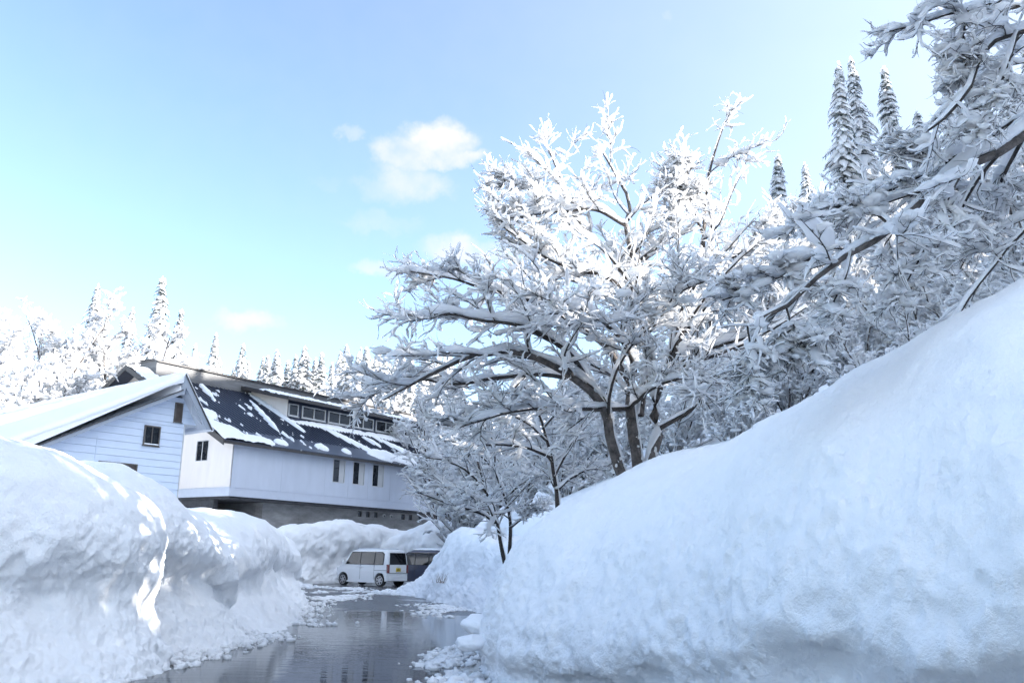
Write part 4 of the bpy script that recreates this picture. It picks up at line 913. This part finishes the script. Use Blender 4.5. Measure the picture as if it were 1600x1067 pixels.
# ---- generic snow-laden broadleaf trees for the woods
def wood_tree(seed, H=12., spread=1.0, stems=4):
    r = np.random.default_rng(seed); L = []
    for k in range(stems):
        a = 2 * np.pi * (k + r.random() * .6) / stems; lean = r.uniform(.12, .34) * spread; h = H * r.uniform(.75, 1.0)
        pts = [np.array([.1 * np.cos(a), .1 * np.sin(a), -.8])]
        for t in (.2, .45, .7, 1.0):
            pts.append(np.array([np.cos(a + .3 * t), np.sin(a + .3 * t), 0]) * lean * h * t ** 1.15 + np.array([r.normal(0, .12), r.normal(0, .12), h * t]))
        L.append((np.array(pts), .13 * H / 12, .02))
    return tree_parts(L, r, [
        dict(m=15, t0=.16, ratio=.36, K=7, ang=42, angs=10, flat=.2, lift=.22, bias=.05, wander=.08, rr=.36, sides=4, ss=6, minr=.02),
        dict(m=9, t0=.12, ratio=.40, K=5, ang=42, flat=.3, lift=.12, bias=.02, wander=.1, rr=.5, sides=3, ss=5, minr=.012, Lmin=.4, barkfrac=.4),
        dict(m=3, t0=.2, ratio=.55, K=3, ang=42, flat=.3, bias=0, rr=.6, sides=3, ss=4, minr=.008, Lmin=.3, barkfrac=.06)], seed, snow=(.22, .19, .145, .10), pil=300, pilr=.18)
WOOD = [make_tree('broadleaf_tree', wood_tree(501, 13, 1.1, 5)), make_tree('broadleaf_tree', wood_tree(502, 12, .9, 4)), make_tree('broadleaf_tree', wood_tree(503, 9, 1.5, 5))]
used = [False] * 3
def ground_z(x, y): return float(terrain(np.array([x], float), np.array([y], float))[0])
def place(protos, used, k, x, y, s, rz_, label, cat, group=None, z=None, sz=None):
    o = protos[k] if not used[k] else copy_tree(protos[k]); used[k] = True
    o.location = (x, y, (ground_z(x, y) - .1) if z is None else z); o.scale = (s, s, s if sz is None else sz); o.rotation_euler = (.03 * math.sin(rz_ * 5 + x), .03 * math.cos(rz_ * 7 + y), rz_)
    if 'group' in o: del o['group']
    tag(o, label, cat, group); return o

# ---- conifers: drooping boughs, each with its own pad of snow
def conifer(seed, H=15., R0_=2.3, whorls=38):
    r = np.random.default_rng(seed); tr, nd, sn = new_acc(), new_acc(), new_acc()
    K = 6; lob = r.random(6) * 7
    tubes(np.stack([np.stack([np.zeros(K), np.zeros(K), np.linspace(-1, H, K)], -1)]), np.linspace(.2, .02, K)[None], 7, tr)
    Ps, Ls = [], []
    nbr = whorls * 11
    for k in range(nbr):
        f = (k + r.random() * 3) / nbr; f = min(f, .995) ** 1.05; z = .6 + (H - .75) * f; a = k * 2.39996 + r.normal(0, .3)
        R = R0_ * (1 - f) ** .82 * (1 + .22 * math.sin(3 * a + lob[0] + f * 9) + .16 * math.sin(f * 31 + lob[1])) + .14
        L = R * r.uniform(.6, 1.15); t = np.linspace(0, 1, K); z = z + r.normal(0, .10)
        rr = .05 + L * t; droop = L * (.16 * t - .62 * t ** 1.6) * r.uniform(.7, 1.3)
        Ps.append(np.stack([rr * np.cos(a), rr * np.sin(a), z + droop], -1)); Ls.append(L)
    P = np.array(Ps); Ls = np.array(Ls); B = len(P); t = np.linspace(0, 1, K)[None]
    tubes(P, np.repeat(.018 + 0 * t, B, 0), 3, tr)
    # needles: hanging blades along each bough
    T, S, U = frames(P); M_ = 7
    tt = r.random((B, M_)); ii = np.clip((tt * (K - 1)).astype(int), 0, K - 2); bi = np.arange(B)[:, None]; fr = (tt * (K - 1) - ii)[..., None]
    C = P[bi, ii] * (1 - fr) + P[bi, ii + 1] * fr; sd = r.uniform(-1, 1, (B, M_))
    wd = (.05 + .22 * Ls[:, None] / 2.3 * np.sin(np.pi * np.clip(tt * .9 + .1, 0, 1)))
    C = C + S[bi, ii] * (sd * wd * 1.5)[..., None] - np.array([0, 0, .04]); dirn = norm(T[bi, ii] * .7 + S[bi, ii] * sd[..., None] * .8 + np.array([0, 0, -.75]) + r.normal(0, .2, (B, M_, 3)))
    ln = (.16 + .16 * r.random((B, M_)))[..., None] * (.6 + .5 * Ls[:, None, None] / 2.3); sw = norm(np.cross(dirn, r.normal(0, 1, (B, M_, 3)))) * ln * .30
    V = np.stack([C - sw * .5, C + sw * .5, C + dirn * ln + sw * .2, C + dirn * ln - sw * .2], -2).reshape(-1, 4, 3)
    n0 = nd['n']; nd['v'].append(V.reshape(-1, 3)); nd['q'].append(n0 + np.arange(len(V) * 4).reshape(-1, 4)); nd['n'] += len(V) * 4
    # snow pads
    nz = fbm(P * 1.9, 2, seed)
    w = (.07 + .30 * (Ls[:, None] / 2.3) ** .7 * np.sin(np.pi * np.clip(t * .82 + .14, 0, 1))) * np.clip(.85 + .9 * nz, .15, 1.8)
    an = np.arange(7) / 7 * 2 * np.pi + np.pi / 2; ca, sa = np.cos(an), np.sin(an); sa = np.where(sa < 0, sa * .35, sa)
    up = np.array([0, 0, 1.]); Cc = P + up * (w * .22 + .03)[..., None]
    jit = 1 + .4 * fbm((P * 5)[:, :, None] + an[None, None, :, None], 1, seed + 3)
    V = Cc[:, :, None] + S[:, :, None] * (w[:, :, None] * ca * 1.15 * jit)[..., None] + up * (w[:, :, None] * .55 * sa * jit)[..., None]
    add_grid(V, sn)
    pillows(np.array([[0, 0, H + .02], [0, 0, H - .35], [.05, 0, H - .7]]), np.array([.09, .14, .2]), sn, seed, 1.2)
    return tr, nd, sn
def make_conifer(parts):
    root = empty('conifer_tree', (0, 0, 0))
    for nm, acc, m_ in (('trunk', parts[0], BARK), ('needles', parts[1], NEEDLE), ('snow', parts[2], SNOW_TREE)): obj(nm, acc_mesh(nm, acc), m_, root)
    return root
CON = [make_conifer(conifer(601)), make_conifer(conifer(602, 15, 1.9, 42)), make_conifer(conifer(603, 15, 2.6, 36))]
usedc = [False] * 3
def con_px(k, x, y, Y, label, rz_, group=None, hmin=6, wid=1.0):
    "conifer whose tip stands at the surveyed point"
    t = at(x, y, Y); z0 = ground_z(t[0], t[1]); h = max(hmin, t[2] - z0); s = h / 15
    o = place(CON, usedc, k, t[0], t[1], s * wid, rz_, label, 'conifer', group, z=t[2] - h, sz=s); return o
con_px(1, 257, 432, 84, 'tallest slender snowy conifer above the left end of the annex roof', .3, wid=1.05)
con_px(0, 145, 446, 74, 'snowy conifer rising behind the broadleaf trees at the far left', 1.3, wid=.8)
con_px(1, 281, 482, 86, 'narrow snowy conifer close beside the tallest one on its right', 2.1, wid=.9)
con_px(0, 203, 480, 82, 'snowy conifer just left of the tallest slender one', 4.1, wid=.8)
con_px(2, 334, 520, 88, 'pointed snowy conifer above the lodge ridge near the annex gable', 1.0, wid=.8)
con_px(0, 304, 536, 84, 'short snowy conifer tip over the annex gable peak', 2.5, wid=.8)
con_px(1, 377, 537, 92, 'slim lone snowy conifer standing free against the sky above the roof', 3.3, wid=1.0)
r = np.random.default_rng(71)
for i, (x, y) in enumerate([(350, 560), (408, 558), (425, 556), (440, 548), (455, 565), (483, 541), (498, 560), (512, 552), (530, 548), (546, 538), (560, 552), (575, 545), (590, 548), (466, 556), (392, 566), (520, 566), (606, 556), (622, 560), (415, 572), (365, 574), (640, 566), (660, 560), (540, 570), (575, 572)]):
    con_px(i % 3, x, y, 92 + r.uniform(-6, 14), 'snow covered conifer in the treeline above the lodge roof', r.uniform(0, 6), 'conifers in the treeline behind the lodge', wid=r.uniform(.9, 1.25))
for i in range(46):
    x = r.uniform(555, 720); y = 538 + 14 * abs(math.sin(x * .05)) + r.uniform(0, 26)
    con_px(i % 3, x, y, 150 + r.uniform(-12, 25), 'tiny dark conifer on the distant wooded hill', r.uniform(0, 6), 'conifers on the distant hill', wid=r.uniform(.7, .95))
con_px(0, 1300, 105, 46, 'left one of the two tall snowy conifers at the upper right', .4, wid=.72)
con_px(2, 1343, 88, 47, 'taller right one of the two close snowy conifers at the upper right', 2.2, wid=.66)
con_px(1, 1392, 106, 50, 'snowy conifer tip showing beside the near overhanging branches', 1.2, wid=.85)
con_px(1, 1208, 238, 56, 'slender snowy conifer right of the big tree crown', 3.2, wid=.95)
con_px(0, 1257, 252, 62, 'smaller snowy conifer between the big tree and the tall pair', 5.2, wid=.8)
for i, (x, y, Y, k) in enumerate([(1440, 170, 48, 0), (1490, 120, 44, 2), (1560, 90, 42, 0), (1610, 60, 40, 2), (1590, 250, 32, 2), (1420, 330, 38, 2), (1260, 400, 44, 2), (1180, 430, 48, 0), (1120, 460, 52, 2), (1470, 380, 30, 2), (1200, 480, 40, 1), (1290, 470, 34, 2), (1080, 500, 50, 1), (1150, 540, 34, 2), (1060, 560, 40, 0), (950, 560, 44, 2), (880, 570, 48, 0), (820, 600, 52, 2), (760, 610, 56, 1), (900, 620, 36, 2)]):
    con_px(k, x, y, Y, 'snow-laden conifer in the dense wood on the right hillside', r.uniform(0, 6), 'conifers in the right hillside wood', wid=r.uniform(.8, 1.05))
# broadleaf trees at the left, behind the annex
def wood_px(k, x, y, Y, label, rz_, group=None, wid=1.0):
    t = at(x, y, Y); z0 = ground_z(t[0], t[1]); Hh = (13, 12, 9)[k]; s = max(4, t[2] - z0) / (Hh * 1.06)
    return place(WOOD, used, k, t[0], t[1], s * wid, rz_, label, 'tree', group, z=t[2] - s * Hh * 1.06, sz=s)
wood_px(0, 60, 458, 64, 'full rounded snow-white broadleaf tree at the far left', .5, wid=1.15)
wood_px(1, -30, 470, 60, 'snow-white broadleaf tree cut off by the left edge', 1.7, wid=1.2)
wood_px(1, 125, 478, 68, 'snow-white broadleaf tree below the left conifer', 2.9, wid=1.2)
wood_px(0, 185, 500, 72, 'snow-white broadleaf tree left of the tallest conifer', 4.0, wid=1.1)
wood_px(2, 225, 505, 74, 'low bushy snow-white tree behind the lodge gable', 5.0, wid=1.1)
wood_px(2, 25, 530, 52, 'nearer low snowy tree with pale stems at the left edge', .9, wid=1.0)
wood_px(1, 290, 545, 78, 'snow-white tree crown just above the annex peak', 3.0, wid=1.1)
wood_px(2, 110, 540, 56, 'low snowy tree with spreading stems above the annex roof', 2.2, wid=1.0)
for i, (x, y, Y, k) in enumerate([(1180, 330, 40, 0), (1240, 360, 36, 1), (1120, 400, 42, 2), (1310, 300, 38, 0), (1390, 280, 34, 1), (1470, 230, 33, 0), (1550, 180, 30, 1), (1620, 200, 27, 0), (1080, 480, 34, 2), (1000, 520, 38, 0), (930, 540, 42, 1), (860, 560, 44, 2), (800, 590, 46, 0), (740, 600, 50, 1), (1230, 480, 26, 2), (1340, 430, 25, 2), (1450, 380, 23, 2), (1540, 350, 21, 2), (1150, 540, 26, 2), (1050, 570, 28, 2), (960, 590, 30, 2), (880, 620, 31, 2), (820, 650, 33, 2), (690, 615, 62, 1), (650, 600, 72, 0), (1600, 420, 17, 2), (1420, 470, 19, 2)]):
    wood_px(k, x, y, Y, 'snow-laden broadleaf tree in the dense wood on the right hillside', r.uniform(0, 6), 'broadleaf trees in the right hillside wood', wid=r.uniform(.9, 1.2))
# unseen conifers set on the spur for foreground shade, gapped for a sunlit strip
for p in np.arange(-2, 20, 1.3):
    for q in (0, 1):
        s_ = -38 - 2.4 * q + r.normal(0, .4); pp = p + .6 * q + r.normal(0, .1)
        if abs(pp - 10.5) < 1.15: continue
        x, y = LS * s_ + LP * pp; h = r.uniform(6.5, 9.0) if pp < 11.8 else r.uniform(4.5, 6.5)
        place(CON, usedc, (int(p * 3) + q) % 3, x, y, h / 15 * 1.5, r.uniform(0, 6), 'unseen snow-laden conifer set on the spur to shade the foreground', 'conifer', 'unseen conifers set on the spur for shade', sz=h / 15)

# ------------------------------------------------------------------ slush on the road, clods, dead grass
def scatter(name, regions, seed, label):
    acc = new_acc(); r = np.random.default_rng(seed)
    for (pts, n, r0, r1, flat) in regions:
        pts = np.asarray(pts, float); t = r.random(n) * (len(pts) - 1); i = np.clip(t.astype(int), 0, len(pts) - 2); f = (t - i)[:, None]
        C = pts[i, :2] * (1 - f) + pts[i + 1, :2] * f; wd = (pts[i, 2:3] * (1 - f) + pts[i + 1, 2:3] * f)
        C = C + r.normal(0, 1, (n, 2)) * wd * np.array([1., 1.])
        cl = fbm(np.stack([C[:, 0] * .9, C[:, 1] * .45, C[:, 0] * 0], -1), 3, seed + 4); kp = cl > -.12; C = C[kp]
        R = r0 + (r1 - r0) * r.random(len(C)) ** 2.5
        pillows(np.concatenate([C, (R * flat * .25)[:, None]], 1), R, acc, seed + 3, flat, SPHL)
    o = obj(name, acc_mesh(name, acc), SNOW_DIRTY); tag(o, label, name.replace('_', ' '), kind='stuff'); return o
scatter('slush', [([(-4.1, 9, .12), (-4.3, 11, .15), (-4.4, 14, .2), (-4.2, 17, .28), (-4.6, 20, .4), (-5.8, 27, .4), (-7.6, 34, .5)], 3200, .012, .085, .7),
                  ([(-.9, 22.3, .25), (-1.3, 24, .55), (-1.5, 26, .45), (-2.3, 28.5, .35)], 1500, .015, .09, .4), ([(-.9, 12.4, .16), (-.75, 13.6, .2), (-.7, 15, .18)], 420, .02, .085, .6), ([(-.55, 9.8, .2), (-.5, 11.5, .15)], 300, .02, .1, .7),
                  ([(-8.6, 44, .9), (-7.6, 40, .9), (-6.6, 36, .7), (-5.9, 32, .5), (-5.6, 29, .3)], 1500, .03, .16, .35), ([(-4.6, 38, .5), (-4.4, 36, .4), (-3.2, 32.5, .3)], 500, .03, .16, .6), ([(-10.5, 40, .6), (-9.4, 43, .5)], 400, .04, .18, .6)], 900, 'grey slush and crumbled snow along the wet road edges')
def clod(loc, rad, seed, label, sc_=(1, 1, .7)):
    A, B_ = np.meshgrid(np.linspace(0, 1, 24), np.arange(40) / 40, indexing='ij')
    D = np.stack([np.sin(np.pi * A) * np.cos(2 * np.pi * B_), np.sin(np.pi * A) * np.sin(2 * np.pi * B_), np.cos(np.pi * A)], -1) * rad * np.array(sc_)
    D = D * (1 + .22 * fbm(D * (2 / rad) + seed, 3, seed))[..., None]
    acc = new_acc(); add_grid(D[None], acc); o = obj('snow_clod', acc_mesh('snow_clod', acc), SNOW, None, loc); tag(o, label, 'snow clod'); return o
clod(tuple(at(752, 975, 11.6)), .20, 5, 'upper rounded snow clod stuck on the left end of the right bank', (1.2, 1, .62))
clod(tuple(at(738, 1004, 11.2)), .17, 8, 'lower flat rounded snow clod beside the road at the right bank', (1.25, 1, .55))

def tuft(loc, label, seed, n=26, h=.35):
    r = np.random.default_rng(seed); m = MB()
    for k in range(n):
        a, l = r.uniform(0, 6.28), r.uniform(.1, .45); b0 = np.array([r.normal(0, .10), r.normal(0, .06), -.05]); t = b0 + np.array([math.cos(a) * l * h, math.sin(a) * l * h, h * r.uniform(.4, 1)])
        m.bar(b0, t, .006, 3, .002)
    o = m.build('grass_tuft', TWIG, None, loc=loc); tag(o, label, 'grass tuft', kind='stuff'); return o
tuft(tuple(at(690, 908, 30.2)), 'brown dead grass sticking out of the rough bank', 3)
